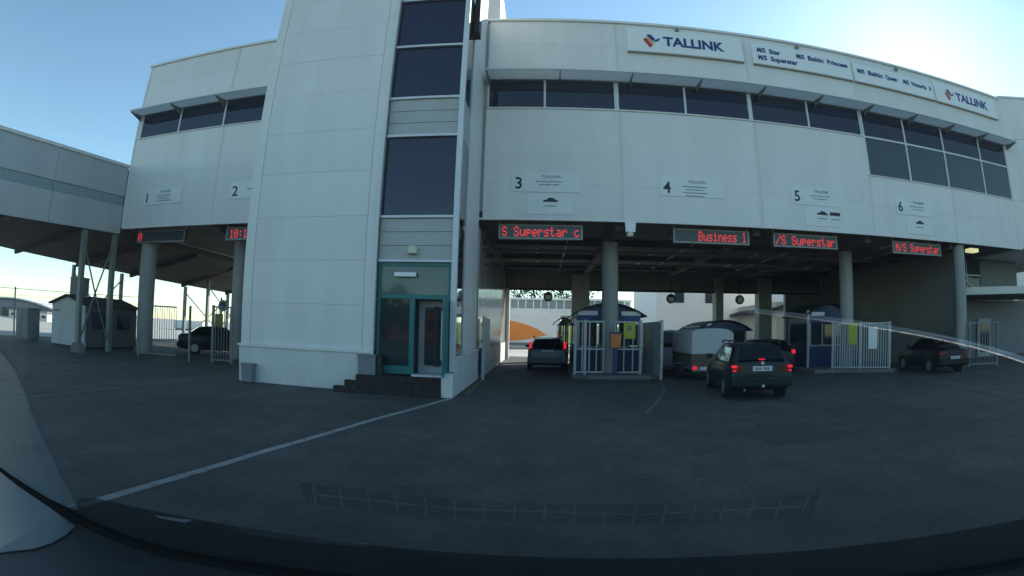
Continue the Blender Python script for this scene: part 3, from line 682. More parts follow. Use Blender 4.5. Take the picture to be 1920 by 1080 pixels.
# ------------------------------------------------------------------ vehicles
def vehicle(name, label, loc, rz, paint, L, W, prof, lamps, opts, group='cars at the check-in lanes', cat='car'):
    """prof: stations (t from rear 0..1, z low, z belt, z top, width factor, roof half-width factor)"""
    t = thing(name, label, cat, (loc[0], loc[1], 0), rz, group)
    v, f = [], []; hw = W / 2; N = 16
    def ring(s):
        q, zl, zb, ztp, wf, rf = s; y = -L / 2 + q * L; w = hw * wf; wr = hw * rf
        half = [(0, zl), (.80 * w, zl), (.95 * w, zl + .07), (w, zl + (zb - zl) * .45), (.992 * w, zl + (zb - zl) * .8), (.955 * w, zb), (wr, ztp - .055), (.86 * wr, ztp - .012), (0, ztp + .012)]
        return [(x, y, z) for x, z in half] + [(-x, y, z) for x, z in half[-2:0:-1]]
    rs = [ring(s) for s in prof]
    for i, r_ in enumerate(rs):
        v += r_
        if i:
            for j in range(N): f.append((N * (i - 1) + j, N * (i - 1) + (j + 1) % N, N * i + (j + 1) % N, N * i + j))
    f += [tuple(range(N)), tuple(range(N * len(rs) - 1, N * (len(rs) - 1) - 1, -1))]
    mesh('body', v, f, paint, t, smooth=True, world=False)
    def lerp(a, b, u): return Vector(a) + (Vector(b) - Vector(a)) * u
    def sidewin(i0, i1, u0, u1):
        for sgn in (1, -1):
            A0, A1, B0, B1 = rs[i0][5], rs[i0][6], rs[i1][5], rs[i1][6]
            def pt(u, h):
                p = lerp(lerp(A0, B0, u), lerp(A1, B1, u), h); return (sgn * (p.x + .008), p.y, p.z)
            p4 = [pt(u0, .08), pt(u1, .08), pt(u1, .86), pt(u0, .86)]
            q4 = [(x - sgn * .03, y, z) for x, y, z in p4]
            mesh('side_window', p4 + q4, [(0, 1, 2, 3), (7, 6, 5, 4), (0, 4, 5, 1), (1, 5, 6, 2), (2, 6, 7, 3), (3, 7, 4, 0)], 'car_glass', t, world=False)
    for a in opts.get('side', ()): sidewin(*a)
    def endwin(nm, i0, i1, sg, u0=.06, u1=.93):
        A, B = rs[i0], rs[i1]
        lo_l, lo_r = Vector(A[6]), Vector((-A[6][0], A[6][1], A[6][2])); hi_l, hi_r = Vector(B[6]), Vector((-B[6][0], B[6][1], B[6][2]))
        def pt(sx, u):
            p = lerp(lerp(lo_r, hi_r, u), lerp(lo_l, hi_l, u), sx); return Vector((p.x, p.y + sg * .035, p.z + .085))
        p4 = [pt(.06, u0), pt(.94, u0), pt(.92, u1), pt(.08, u1)]; q4 = [p + Vector((0, -sg * .07, -.09)) for p in p4]
        return mesh(nm, p4 + q4, [(0, 1, 2, 3), (7, 6, 5, 4), (0, 4, 5, 1), (1, 5, 6, 2), (2, 6, 7, 3), (3, 7, 4, 0)], 'car_glass', t, world=False)
    if 'rear' in opts: endwin('rear_window', *opts['rear'], -1)
    if 'front' in opts: endwin('windscreen', *opts['front'], 1)
    for yq in opts.get('axles', (.20, .80)):
        for sgn in (1, -1):
            y = -L / 2 + yq * L; r_ = opts.get('wheel', .31)
            cyl('wheel_arch', (sgn * (hw - .12), y, r_ + .02), (sgn * (hw + .004), y, r_ + .02), r_ + .055, 'trim_black', t, seg=24, world=False)
            wh = cyl('wheel', (sgn * (hw - .21), y, r_), (sgn * (hw + .012), y, r_), r_, 'rubber', t, seg=24, world=False)
            rim = cyl('rim', (sgn * (hw - .02), y, r_), (sgn * (hw + .020), y, r_), r_ * .64, 'rim', t, seg=16, world=False)
    yr = -L / 2
    for nm, x0, x1, z0, z1, m, dy in lamps:
        if nm == 'tail_light' or nm == 'mirror':
            for sgn in (1, -1):
                a, b = sorted((sgn * x0, sgn * x1)); box(nm, a, b, yr + dy, yr + dy + (.14 if nm == 'tail_light' else .12), z0, z1, m, t, .018, world=False)
        else: box(nm, x0, x1, yr + dy, yr + dy + .06, z0, z1, m, t, .012, world=False)
    for nm, x0, x1, z0, z1, m, dy in lamps:
        if nm == 'number_plate':
            vv, ff = [], []; rp_ = random.Random(int(loc[0] * 10)); cx = x0 + .07
            for q in range(7):
                if q != 3:
                    b_ = len(vv); vv += [(cx, yr + dy - .002, z0 + .03), (cx + .04, yr + dy - .002, z0 + .03), (cx + .04, yr + dy - .002, z1 - .03), (cx, yr + dy - .002, z1 - .03)]; ff.append((b_, b_ + 1, b_ + 2, b_ + 3))
                cx += (x1 - x0 - .14) / 7
            tag(mesh('plate_marks', vv, ff, 'ink_soft', t, world=False), kind='stuff')
    if opts.get('bumper'):
        z0, z1 = opts['bumper']; box('bumper', -hw * .97, hw * .97, yr - .09, yr + .16, z0, z1, opts.get('bumper_mat', paint), t, .045, world=False)
    for sgn in (1, -1):
        if opts.get('rails'):
            q0, q1, z = opts['rails']
            bar('roof_rail', (sgn * hw * .70, yr + q0 * L, z), (sgn * hw * .70, yr + q1 * L, z), .035, 'trim_black', t, world=False)
            for q in (q0, (q0 + q1) / 2, q1): box('rail_foot', sgn * hw * .70 - .02, sgn * hw * .70 + .02, yr + q * L - .03, yr + q * L + .03, z - .09, z, 'trim_black', t, world=False)
        ym = yr + opts.get('mirror_t', .66) * L; zm = opts.get('mirror_z', .98)
        a, b = sorted((sgn * (hw - .03), sgn * (hw + .17))); box('mirror', a, b, ym - .05, ym + .06, zm, zm + .14, opts.get('mirror_mat', paint), t, .03, world=False)
    cyl('exhaust', (-hw * .55, yr - .06, .28), (-hw * .55, yr + .3, .28), .03, 'steel', t, seg=10, world=False)
    return t
ESTATE = [(0, .40, .62, .70, .90, .80), (.008, .32, .80, .98, .96, .86), (.03, .26, .93, 1.00, .985, .85), (.115, .22, .955, 1.42, 1.0, .70), (.20, .22, .955, 1.455, 1.0, .715), (.42, .22, .95, 1.47, 1.0, .72),
          (.57, .22, .945, 1.45, 1.0, .70), (.735, .22, .93, .99, 1.0, .82), (.80, .22, .90, .95, .99, .82), (.93, .24, .80, .84, .95, .74), (.985, .28, .66, .72, .88, .68), (1, .32, .58, .62, .82, .62)]
vehicle('estate_car', 'dark green estate car with lit brake lights and roof rails, nearest car in the lanes', (6.08, 15.5), -R(8.5), 'car_green', 4.62, 1.74, ESTATE,
        [('tail_light', .53, .82, .74, .90, 'tail_dim', -.02), ('tail_light', .70, .84, .84, .91, 'tail_lit', -.035), ('tail_light', .72, .82, .75, .80, 'tail_lit', -.033), ('number_plate', -.27, .27, .76, .89, 'plate', -.025),
         ('brake_light', -.09, .09, 1.04, 1.075, 'tail_lit', .10), ('badge', -.035, .035, .93, 1.0, 'frame', -.004), ('tow_ball', -.03, .03, .36, .42, 'frame', -.16)],
        dict(side=((3, 4, .15, 1), (4, 5, .06, .98), (5, 6, .05, 1.0), (6, 7, .02, .55)), rear=(2, 3), front=(7, 6), bumper=(.36, .62), rails=(.12, .56, 1.53), mirror_t=.68))
HATCH = [(0, .40, .60, .68, .90, .80), (.012, .32, .78, .95, .96, .86), (.04, .26, .92, .99, .985, .84), (.12, .22, .95, 1.43, 1.0, .68), (.25, .22, .95, 1.49, 1.0, .70), (.45, .22, .94, 1.50, 1.0, .71),
         (.58, .22, .935, 1.46, 1.0, .69), (.75, .22, .92, .98, 1.0, .8), (.94, .24, .80, .84, .94, .72), (1, .32, .58, .62, .82, .6)]
vehicle('family_car', 'grey blue estate car with tall red tail lights driving through lane 3', (0.36, 26.75), R(0), 'car_silver', 4.4, 1.80, HATCH,
        [('tail_light', .72, .83, 1.02, 1.30, 'tail_lit', .16), ('tail_light', .74, .88, .82, .99, 'tail_dim', .0), ('number_plate', -.26, .26, .84, .95, 'plate', -.02)],
        dict(side=((3, 4, .2, 1), (4, 5, .06, .98), (5, 6, .05, 1.0), (6, 7, .02, .5)), rear=(2, 3), front=(7, 6), bumper=(.34, .64), rails=(.14, .55, 1.57)))
SEDAN = [(0, .40, .62, .70, .90, .80), (.01, .32, .80, .92, .95, .84), (.03, .26, .90, .97, .985, .85), (.14, .22, .93, 1.0, 1.0, .84), (.27, .22, .94, 1.36, 1.0, .68), (.42, .22, .94, 1.42, 1.0, .70),
         (.56, .22, .93, 1.39, 1.0, .69), (.72, .22, .90, .96, 1.0, .80), (.94, .24, .76, .80, .94, .72), (1, .32, .56, .60, .82, .6)]
vehicle('parked_car', 'black liftback car parked by the wall of lane 6 right of the slatted gate', (17.05, 19.05), -R(11), 'car_dark', 4.35, 1.72, SEDAN,
        [('tail_light', .50, .82, .74, .88, 'tail_dim', -.02), ('number_plate', -.26, .26, .58, .69, 'plate', -.10)],
        dict(side=((3, 4, .35, 1), (4, 5, .06, .98), (5, 6, .05, 1.0), (6, 7, .02, .5)), rear=(3, 4), front=(7, 6), bumper=(.34, .60)))
vehicle('parked_car', 'black saloon car standing behind the barred gate under the walkway', (-16.2, 24.2), -R(52), 'car_dark', 4.4, 1.72, SEDAN,
        [('tail_light', .50, .82, .74, .88, 'tail_dim', -.02), ('number_plate', -.26, .26, .62, .73, 'plate', -.02)],
        dict(side=((3, 4, .35, 1), (4, 5, .06, .98), (5, 6, .05, 1.0), (6, 7, .02, .5)), rear=(3, 4), front=(7, 6), bumper=(.34, .60)))
vehicle('queueing_car', 'dark car half hidden behind the green estate car beside the blue booth', (10.55, 24.6), R(0), 'car_dark', 4.3, 1.76, HATCH,
        [('tail_light', .70, .86, .84, 1.02, 'tail_lit', -.01), ('number_plate', -.26, .26, .74, .86, 'plate', -.02)],
        dict(side=((3, 4, .2, 1), (4, 5, .06, .98), (5, 6, .05, 1.0)), rear=(2, 3), front=(7, 6), bumper=(.34, .62)))
VAN = [(0, .40, .70, .80, .92, .84), (.006, .30, .95, 1.05, .97, .90), (.02, .24, 1.02, 1.10, .99, .89), (.05, .22, 1.05, 1.84, 1.0, .80), (.15, .22, 1.05, 1.90, 1.0, .82), (.60, .22, 1.04, 1.91, 1.0, .82),
       (.68, .22, 1.03, 1.86, 1.0, .80), (.83, .22, 1.0, 1.10, 1.0, .82), (.95, .24, .86, .92, .95, .74), (1, .32, .6, .66, .84, .62)]
vehicle('towing_van', 'pale van towing the covered trailer in lane 4', (6.05, 25.9), R(0), 'van_paint', 4.5, 1.72, VAN,
        [('tail_light', .72, .85, .92, 1.30, 'tail_dim', -.01), ('tail_light', .74, .84, 1.05, 1.19, 'tail_lit', -.025), ('number_plate', -.26, .26, .74, .86, 'plate', -.02)],
        dict(side=((3, 4, .3, 1), (4, 5, .06, .48), (4, 5, .52, .98), (5, 6, .05, 1.0)), rear=(2, 3), front=(7, 6), bumper=(.34, .60)), cat='van')
# trailer
tr = thing('covered_trailer', 'small box trailer under a pale tarpaulin hood behind the van', 'trailer', (6.25, 20.6, 0))
box('box_side', 5.46, 5.50, 19.2, 22.1, .55, 1.02, 'ply', tr, .006); box('box_side', 7.04, 7.08, 19.2, 22.1, .55, 1.02, 'ply', tr, .006)
box('tailgate', 5.505, 7.035, 19.2, 19.24, .55, 1.02, 'ply', tr, .006); box('front_board', 5.505, 7.035, 22.06, 22.1, .55, 1.02, 'ply', tr)
box('chassis', 5.48, 7.06, 19.15, 22.12, .44, .545, 'steel', tr, .01); bar('drawbar', (6.27, 22.1, .48), (6.2, 23.5, .45), .09, 'steel', tr)
v, f = [], []; n = 14; sec = []
for i in range(n + 1):
    u = i / n
    if u < .22: sec.append((5.44, 1.0 + (u / .22) * .77))
    elif u > .78: sec.append((7.10, 1.0 + ((1 - u) / .22) * .77))
    else:
        a = (u - .22) / .56; sec.append((5.44 + 1.66 * (a * .95 + .025), 1.80 + .13 * math.sin(math.pi * (a * .9 + .05)) ** .6))
for k_, (y, s, dz) in enumerate(((19.16, .97, -.03), (19.2, 1, 0), (20.2, 1, -.015), (21.2, 1, 0.0), (22.1, 1, -.01), (22.14, .97, -.04))):
    for x, z in sec: v.append((6.27 + (x - 6.27) * s, y, z + (dz if z > 1.3 else 0)))
    if k_:
        for i in range(n): a = (k_ - 1) * (n + 1) + i; f.append((a, a + 1, a + n + 2, a + n + 1))
m0 = 5 * (n + 1); f += [tuple(range(n + 1)), tuple(range(m0 + n, m0 - 1, -1))]
mesh('tarpaulin', v, f, 'tarp', tr, smooth=True)
for i in range(9):
    z = 1.0; y = 19.4 + i * .32; box('lashing', 5.425, 5.44, y, y + .02, .86, 1.05, 'trim_black', tr)
for x in (5.34, 7.2):
    w_ = cyl('wheel', (x - .08, 20.7, .28), (x + .08, 20.7, .28), .28, 'rubber', tr, seg=22); box('mudguard', x - .11, x + .11, 20.36, 21.04, .58, .61, 'steel', tr)
for x in (5.58, 6.84): box('tail_light', x - .07, x + .07, 19.08, 19.15, .44, .56, 'tail_lit' if x < 6 else 'tail_dim', tr, .01)
box('number_plate', 5.78, 6.28, 19.1, 19.14, .42, .54, 'plate', tr); box('rear_beam', 5.48, 7.06, 19.11, 19.149, .38, .44, 'steel', tr)

# ------------------------------------------------------------------ left: raised walkway
br = thing('raised_walkway', 'long pale enclosed walkway on steel legs joining the terminal at left', 'walkway', (-22, 18, 0))
def nb(y): return -19.12 - .165 * (19 - y) if y < 19 else -19.12
def side_prism(name, ya, yb, za0, za1, zb0, zb1, m, dx=0.0, th=.12):
    xa, xb = nb(ya) + dx, nb(yb) + dx
    v = [(xa, ya, za0), (xb, yb, zb0), (xb, yb, zb1), (xa, ya, za1)]; v += [(x - th, y, z) for x, y, z in v]
    return mesh(name, v, [(0, 1, 2, 3), (7, 6, 5, 4), (0, 4, 5, 1), (1, 5, 6, 2), (2, 6, 7, 3), (3, 7, 4, 0)], m, br)
def zz(y, a, b): return a + (b - a) * (19 - y) / 9.0      # slight grade measured along the walkway
BB, BT = (5.42, 5.08), (8.56, 8.35)
YS = [18.93, 14.6, 10.2, 5.8, 1.4, -3.0]
for ya, yb in zip(YS, YS[1:]):
    g = .012
    for (lo, hi) in ((0.0, .415), (.555, 1.0)):
        def z_(y, u): return zz(y, *BB) + u * (zz(y, *BT) - zz(y, *BB))
        side_prism('wall_panel', ya - g, yb + g, z_(ya, lo), z_(ya, hi), z_(yb, lo), z_(yb, hi), 'bridge_wall')
    side_prism('window_band', ya - g, yb + g, z_(ya, .42), z_(ya, .55), z_(yb, .42), z_(yb, .55), 'band_glass', -.03)
    side_prism('roof_edge', ya, yb, z_(ya, 1.0), z_(ya, 1.045), z_(yb, 1.0), z_(yb, 1.045), 'trim', .06, .3)
v = []
for y in (-3.0, 19.0, 27.0, 41.0):
    zb_ = zz(y, *BB) if y < 19 else 5.42; xf = -26.3 + .132 * (y - 15.8); zf = 4.60 - .035 * (y - 15.8)
    zt_ = (zz(y, *BT) if y < 19 else 8.5)
    v += [(nb(y) - .13, y, zb_ + .02), (xf, y, zf), (xf, y, zt_), (nb(y) - .13, y, zt_)]
f = [(0, 1, 2, 3), (15, 14, 13, 12)]
for i in range(3):
    for j in range(4): a = 4 * i; f.append((a + j, a + (j + 1) % 4, a + 4 + (j + 1) % 4, a + 4 + j))
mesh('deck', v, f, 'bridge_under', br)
for y in (8.0, 12.5, 16.9, 21.5, 26.0, 31.0, 36.0):
    xf = -26.3 + .132 * (y - 15.8); zf = 4.60 - .035 * (y - 15.8); zn = zz(y, *BB) if y < 19 else 5.42
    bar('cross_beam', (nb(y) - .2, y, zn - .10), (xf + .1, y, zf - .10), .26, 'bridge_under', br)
def legs(xa, ya, xb, yb, za, zb_, w=.17):
    box('leg', xa - w / 2, xa + w / 2, ya - w / 2, ya + w / 2, 0, za, 'steel', br); box('leg', xb - w / 2, xb + w / 2, yb - w / 2, yb + w / 2, 0, zb_, 'steel', br)
    bar('brace', (xa, ya, .25), (xb, yb, zb_ - .4), .09, 'steel', br); bar('brace', (xa, ya, za - .4), (xb, yb, .25), .09, 'steel', br)
legs(-19.45, 16.75, -19.3, 18.75, 5.25, 5.35, .24)
legs(-25.6, 21.4, -25.0, 25.3, 4.3, 4.2, .2); legs(-24.3, 31.6, -23.7, 36.6, 3.95, 3.8, .2); legs(-22.2, 31.6, -21.4, 36.6, 4.4, 4.4, .2)

# gate kiosk
ks = thing('gate_kiosk', 'small white kiosk with dark pitched roof beside the walkway legs', 'kiosk', (-19.9, 18.2, 0))
# local: corner near (-18.6,16.5)
KX0, KX1, KY0, KY1 = -23.3, -20.45, 18.0, 22.1
box('gable_board', KX0, KX0 + .94, KY0, KY0 + .05, .1, 2.02, 'shed_white', ks, .006); box('gable_board', KX0 + .95, KX0 + 1.89, KY0, KY0 + .05, .1, 2.02, 'shed_white', ks, .006); box('gable_board', KX0 + 1.90, KX1, KY0, KY0 + .05, .1, 2.02, 'shed_white', ks, .006)
box('corner_post', KX1 - .06, KX1 + .05, KY0 - .03, KY0 + .09, .05, 2.0, 'shed_white', ks)
for i in range(6):
    a = KY0 + .1 + i * (KY1 - KY0 - .1) / 6; box('side_board', KX1 - .05, KX1, a + .005, a + (KY1 - KY0 - .1) / 6 - .005, .1, 2.02, 'shed_grey', ks, .004)
box('rear_wall', KX0, KX1 - .06, KY1 - .05, KY1, .1, 2.02, 'shed_grey', ks); box('side_wall', KX0, KX0 + .05, KY0 + .06, KY1 - .06, .1, 2.02, 'shed_white', ks)
box('base', KX0 + .1, KX1 - .1, KY0 + .1, KY1 - .1, 0, .1, 'trim_black', ks)
for y0, y1 in ((18.55, 19.6), (20.5, 21.6)):
    w_ = box('window', KX1 - .005, KX1 + .012, y0, y1, .95, 1.75, 'glass_dark', ks)
    for z in (.92, 1.76): box('frame', KX1 + .001, KX1 + .03, y0 - .04, y1 + .04, z - .02, z + .03, 'shed_grey', w_)
prism('roof', [(KX0 - .15, 2.0), ((KX0 + KX1) / 2, 2.42), (KX1 + .18, 2.0), (KX1 + .18, 2.07), ((KX0 + KX1) / 2, 2.50), (KX0 - .15, 2.07)], KY0 - .2, KY1 + .2, 'y', 'roof_dark', ks)
prism('gable', [(KX0, 2.021), (KX1, 2.021), ((KX0 + KX1) / 2, 2.40)], KY0 + .005, KY0 + .05, 'y', 'shed_white', ks)
prism('gable', [(KX0, 2.021), (KX1, 2.021), ((KX0 + KX1) / 2, 2.40)], KY1 - .05, KY1 - .005, 'y', 'shed_grey', ks)
box('vent_sign', -23.15, -22.6, KY0 - .02, KY0, 1.65, 1.75, 'ink_soft', ks)
rb = thing('roof_unit', 'dark box shaped unit standing on the kiosk roof', 'air unit', (-21.8, 18.8, 2.4))
box('casing', -22.25, -21.45, 18.4, 19.15, 2.5, 3.3, 'far_grey', rb, .01); box('lid', -22.28, -21.42, 18.37, 19.18, 3.302, 3.35, 'steel', rb)
box('foot', -22.2, -22.1, 18.45, 19.1, 2.3, 2.5, 'steel', rb); box('foot', -21.6, -21.5, 18.45, 19.1, 2.3, 2.5, 'steel', rb)
bo = thing('stone_block', 'rough grey concrete block at the foot of the walkway leg', 'block', (-18.9, 16.6, 0))
prism('block', [(-19.3, 0), (-18.55, 0), (-18.62, .28), (-18.8, .44), (-19.1, .42), (-19.28, .25)], 16.1, 16.45, 'y', 'kerb', bo)
# fences and gates at left
gate((-16.5, 18.0), (-14.9, 18.8), .15, 2.2, 'barred gate leaf in front of the thick concrete column at left', .11, None, (0.0,), w=.02, m='steel')
fp = cyl('fence_post', (-13.9, 18.5, 0), (-13.9, 18.5, 2.25), .06, 'steel', seg=10); tag(fp, 'single steel fence post left of the tall barred gate', 'post')
gate((-13.05, 19.05), (-12.15, 19.25), .1, 2.3, 'tall narrow barred gate beside the white tower', .13, None, (0, .9), w=.025, m='steel')
wp = thing('warning_post', 'post with yellow notice and round blue sign behind the gates', 'sign', (-16.6, 27, 0))
box('post', -17.35, -17.27, 26.0, 26.08, 0, 3.0, 'steel', wp); box('yellow_board', -17.65, -17.1, 25.94, 25.99, .95, 2.1, 'yellow', wp); cyl('round_sign', (-17.1, 25.9, 2.55), (-17.1, 25.94, 2.55), .32, 'booth_grey', wp, seg=24); cyl('round_face', (-17.1, 25.88, 2.55), (-17.1, 25.899, 2.55), .22, 'logo_blue', wp, seg=24)
ec = thing('electric_cabinet', 'grey electric cabinet at far left beyond the kiosk', 'cabinet', (-26.2, 18.2, 0))
box('casing', -27.0, -25.6, 17.9, 18.8, .12, 1.62, 'far_grey', ec, .015); box('door', -26.95, -26.32, 17.87, 17.899, .2, 1.55, 'far_grey', ec, .01); box('door', -26.29, -25.65, 17.87, 17.899, .2, 1.55, 'far_grey', ec, .01); box('plinth', -26.95, -25.65, 17.95, 18.75, 0, .12, 'kerb', ec)
prism('cap', [(-27.06, 1.62), (-25.54, 1.62), (-25.6, 1.70), (-27.0, 1.70)], 17.84, 18.86, 'y', 'steel', ec)
wf = thing('wire_fence', 'wire fence with a tall post and strands at far left', 'fence', (-33, 22, 0))
for x, y in ((-40, 15.5), (-31.2, 20.5), (-22.6, 25.4)): cyl('post', (x, y, 0), (x, y, 2.9), .06, 'steel', wf, seg=10)
for z in (1.2, 1.6, 2.0, 2.4, 2.8):
    bar('strand', (-48, 10.9, z), (-22.6, 25.4, z), .018 if z < 2.7 else .035, 'steel', wf)

# ------------------------------------------------------------------ far scenery
hg = thing('far_hangar', 'distant pale hangar with curved roof at far left', 'building', (-82, 58, 0))
n = 12; HX0, HX1 = -104.0, -71.0
pts = [(HX0 + (HX1 - HX0) * i / n, 1.5 + 1.5 * (1 - (-1 + 2 * i / n) ** 2)) for i in range(n + 1)]
prism('wall', [(HX0 + .3, 0)] + [(x, z - .2) for x, z in pts] + [(HX1 - .3, 0)], 56, 80, 'y', 'far_grey', hg)
v = [(x, y, z + dz) for x, z in pts for y, dz in ((55.5, 0), (80.5, 0), (55.5, .25), (80.5, .25))]; f = []
for i in range(n): a, b = 4 * i, 4 * i + 4; f += [(a, a + 1, b + 1, b), (a + 2, b + 2, b + 3, a + 3), (a, b, b + 2, a + 2)]
mesh('roof', v, f, 'far_white', hg)
box('door', -90, -86, 55.9, 55.99, 0, 1.5, 'trim_black', hg)
lw = thing('far_shed', 'distant low sunlit shed behind the kiosk at left', 'building', (-58, 62, 0))
box('wall', -78, -66, 50, 55, 0, 1.2, 'far_white', lw); box('roof', -78.3, -65.7, 49.7, 55.3, 1.2, 1.35, 'far_grey', lw)
for i in range(6): box('window', -77 + i * 1.9, -76 + i * 1.9, 49.94, 49.98, .4, .8, 'glass_dark', lw)
fc = thing('far_container', 'distant white container behind the barred gates', 'container', (-52, 82, 0))
box('body', -56, -50, 70, 73, .2, 1.5, 'far_white', fc, .03); box('skid', -55.8, -50.2, 70.2, 72.8, 0, .2, 'trim_black', fc)
for i in range(9): box('rib', -55.8 + i * .66, -55.6 + i * .66, 69.95, 69.995, .3, 1.4, 'far_white', fc)
# beyond the lanes
wb = thing('rear_white_building', 'sunlit pale building with lean-to roofs beyond lanes 4 and 5', 'building', (22, 58, 0))
box('wall', 12, 32, 56, 70, 0, 7.5, 'far_white', wb); box('lower_wing', 21.3, 34, 46, 55.9, 0, 4.6, 'beige', wb)
prism('wing_roof', [(20.2, 3.6), (25.4, 5.2), (25.4, 5.4), (20.2, 3.8)], 45.4, 56, 'y', 'roof_dark', wb)
for x in (22.2, 24.4): box('window', x, x + 1.5, 45.93, 45.99, 1.6, 3.2, 'glass_dark', wb)
for x in (14, 17.4): box('window', x, x + 1.0, 55.93, 55.99, 5.0, 6.4, 'glass_green', wb)
bar('downpipe', (26.3, 45.9, 0), (26.3, 45.9, 4.6), .12, 'trim_black', wb)
bs = thing('painted_lorry', 'white lorry trailer with an orange swoosh beyond lane 3', 'lorry', (-2, 60, 0))
box('trailer_body', -8, 2.2, 60, 62.5, .62, 3.8, 'far_white', bs, .04); box('skirt', -8, 2.2, 60.05, 62.4, .25, .615, 'far_grey', bs, .03)
v, f = [], []
for i in range(21):
    u = i / 20; x = -7.9 + 8.9 * u; zl_ = .72 + .9 * u ** 4; zh_ = max(zl_ + .01, .8 + 2.5 * (1 - u ** 2.4) ** .55)
    v += [(x, 59.98, zl_), (x, 59.98, zh_), (x, 59.998, zl_), (x, 59.998, zh_)]
    if i: a = 4 * i - 4; b = 4 * i; f += [(a, b, b + 1, a + 1), (a + 1, b + 1, b + 3, a + 3), (a, a + 2, b + 2, b)]
mat('orange_bright', (0.85, 0.27, 0.05), 0.5, var=0.05)
mesh('orange_swoosh', v, f, 'orange_bright', bs)
for x in (-6.8, -5.6, 0.6, 1.6): cyl('wheel', (x, 60.0, .48), (x, 60.35, .48), .48, 'rubber', bs, seg=20)
gl = thing('far_gallery', 'distant white raised gallery with many posts beyond lane 3', 'gallery', (2, 72, 0))
box('deck', -9, 12, 72, 75, 3.6, 4.0, 'far_grey', gl); box('parapet', -9, 12, 71.9, 71.98, 4.0, 4.9, 'far_white', gl); box('roof', -9.2, 12.2, 71.5, 75.5, 6.0, 6.25, 'far_white', gl)
box('glazing', -9, 12, 72.4, 72.44, 4.0, 6.0, 'band_glass', gl)
for i in range(22): box('post', -9 + i, -8.86 + i, 71.7, 71.84, 4.0, 6.0, 'far_white', gl)
for x in (-8, -2, 4.6, 6.6, 10): box('leg', x - .12, x + .12, 72.5, 72.74, 0, 3.6, 'far_grey', gl)
nbk = thing('neighbour_block', 'pale office block with window rows behind the right-hand canopy', 'building', (40, 40, 0))
box('wall', 22, 62, 38, 50, 0, 12.0, 'far_white', nbk); box('roof_edge', 21.7, 62.3, 37.7, 50.3, 12.0, 12.3, 'far_grey', nbk)
for zz0 in (1.2, 4.3, 7.4):
    for i in range(12): box('window', 23 + i * 3.2, 25.2 + i * 3.2, 37.93, 37.99, zz0, zz0 + 1.5, 'glass_green', nbk)
# grassy bank and trees behind the gallery
v, f = [], []; nx, ny = 40, 8; rnd = random.Random(3)
for j in range(ny + 1):
    for i in range(nx + 1):
        u, w_ = i / nx, j / ny; v.append((-45 + 90 * u, 84 + 26 * w_, 4.6 * math.sin(min(1, w_ * 1.4) * math.pi / 2) * (0.7 + .3 * math.sin(u * 5)) + rnd.uniform(-.1, .1) * (w_ > 0)))
for j in range(ny):
    for i in range(nx): a = j * (nx + 1) + i; f.append((a, a + 1, a + nx + 2, a + nx + 1))
tag(mesh('grass_bank', v, f, 'grass', smooth=True), kind='structure')
def tree(x, y, h, r_, label):
    t = thing('tree', label, 'tree', (x, y, 0), group='far trees')
    cyl('trunk', (x, y, 0), (x, y, h * .55), .22, 'ply', t, .12, seg=8)
    rn = random.Random(int(x * 10)); v, f = [], []
    for i in range(2600):
        while True:
            p = Vector((rn.uniform(-1, 1), rn.uniform(-1, 1), rn.uniform(-1, 1)))
            if .35 < p.length < 1: break
        cl = 1 + .25 * math.sin(p.x * 7 + x) * math.cos(p.z * 6 + y)
        c = Vector((x + p.x * r_ * cl, y + p.y * r_ * cl, h * .66 + p.z * h * .36 * cl)); a = Vector((rn.gauss(0, 1), rn.gauss(0, 1), rn.gauss(0, 1))).normalized() * .17; b = a.cross(Vector((rn.gauss(0, 1), rn.gauss(0, 1), rn.gauss(0, 1)))).normalized() * .14
        k_ = len(v); v += [c - a, c + b, c + a, c - b]; f.append((k_, k_ + 1, k_ + 2, k_ + 3))
    mesh('crown', v, f, 'leaf', t)
tree(4.5, 90, 12.0, 4.2, 'small green tree beyond the far gallery at the right of lane 3')
tree(-3.5, 96, 11.0, 4.6, 'small green tree beyond the far gallery at the left of lane 3')

# ------------------------------------------------------------------ right: side canopy and stairs
sc = thing('side_canopy', 'low canopy building with glazed stair beyond the right-hand column', 'building', (26, 24, 0))
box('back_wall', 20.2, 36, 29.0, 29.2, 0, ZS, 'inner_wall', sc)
prism('canopy_slab', [(21.2, 22.6), (31, 18.4), (33, 24), (21.2, 26.5)], 3.55, 3.95, 'z', 'trim', sc)
prism('canopy_underside', [(21.25, 22.7), (30.9, 18.6), (32.8, 24), (21.25, 26.4)], 3.50, 3.548, 'z', 'soffit', sc)
box('wall', 25.4, 29.5, 23.2, 23.35, 3.96, ZS - .01, 'far_grey', sc)
for a, b in ((21.3, 22.6), (22.65, 24.0), (24.05, 25.35)): box('window', a, b, 23.25, 23.3, 3.96, ZS - .02, 'glass_green', sc)
for x in (21.27, 22.62, 24.02): box('mullion', x, x + .06, 23.2, 23.3, 3.96, ZS - .02, 'frame', sc)
box('transom', 21.3, 25.4, 23.19, 23.29, 4.72, 4.79, 'frame', sc); bar('brace', (21.5, 23.1, 5.6), (24.6, 23.1, 4.0), .09, 'frame', sc)
box('dark_wall', 20.6, 33, 25.2, 25.35, 0, 3.49, 'far_grey', sc)
dr = box('door', 26.9, 28.3, 24.9, 25.0, 0.05, 2.35, 'booth_grey', sc); box('door_glass', 27.1, 28.1, 24.87, 24.899, .35, 2.1, 'glass_green', dr)
lp = thing('canopy_lamp', 'lit yellowish lamp under the terminal edge right of the column', 'lamp', (21.0, 19.6, 5.5))
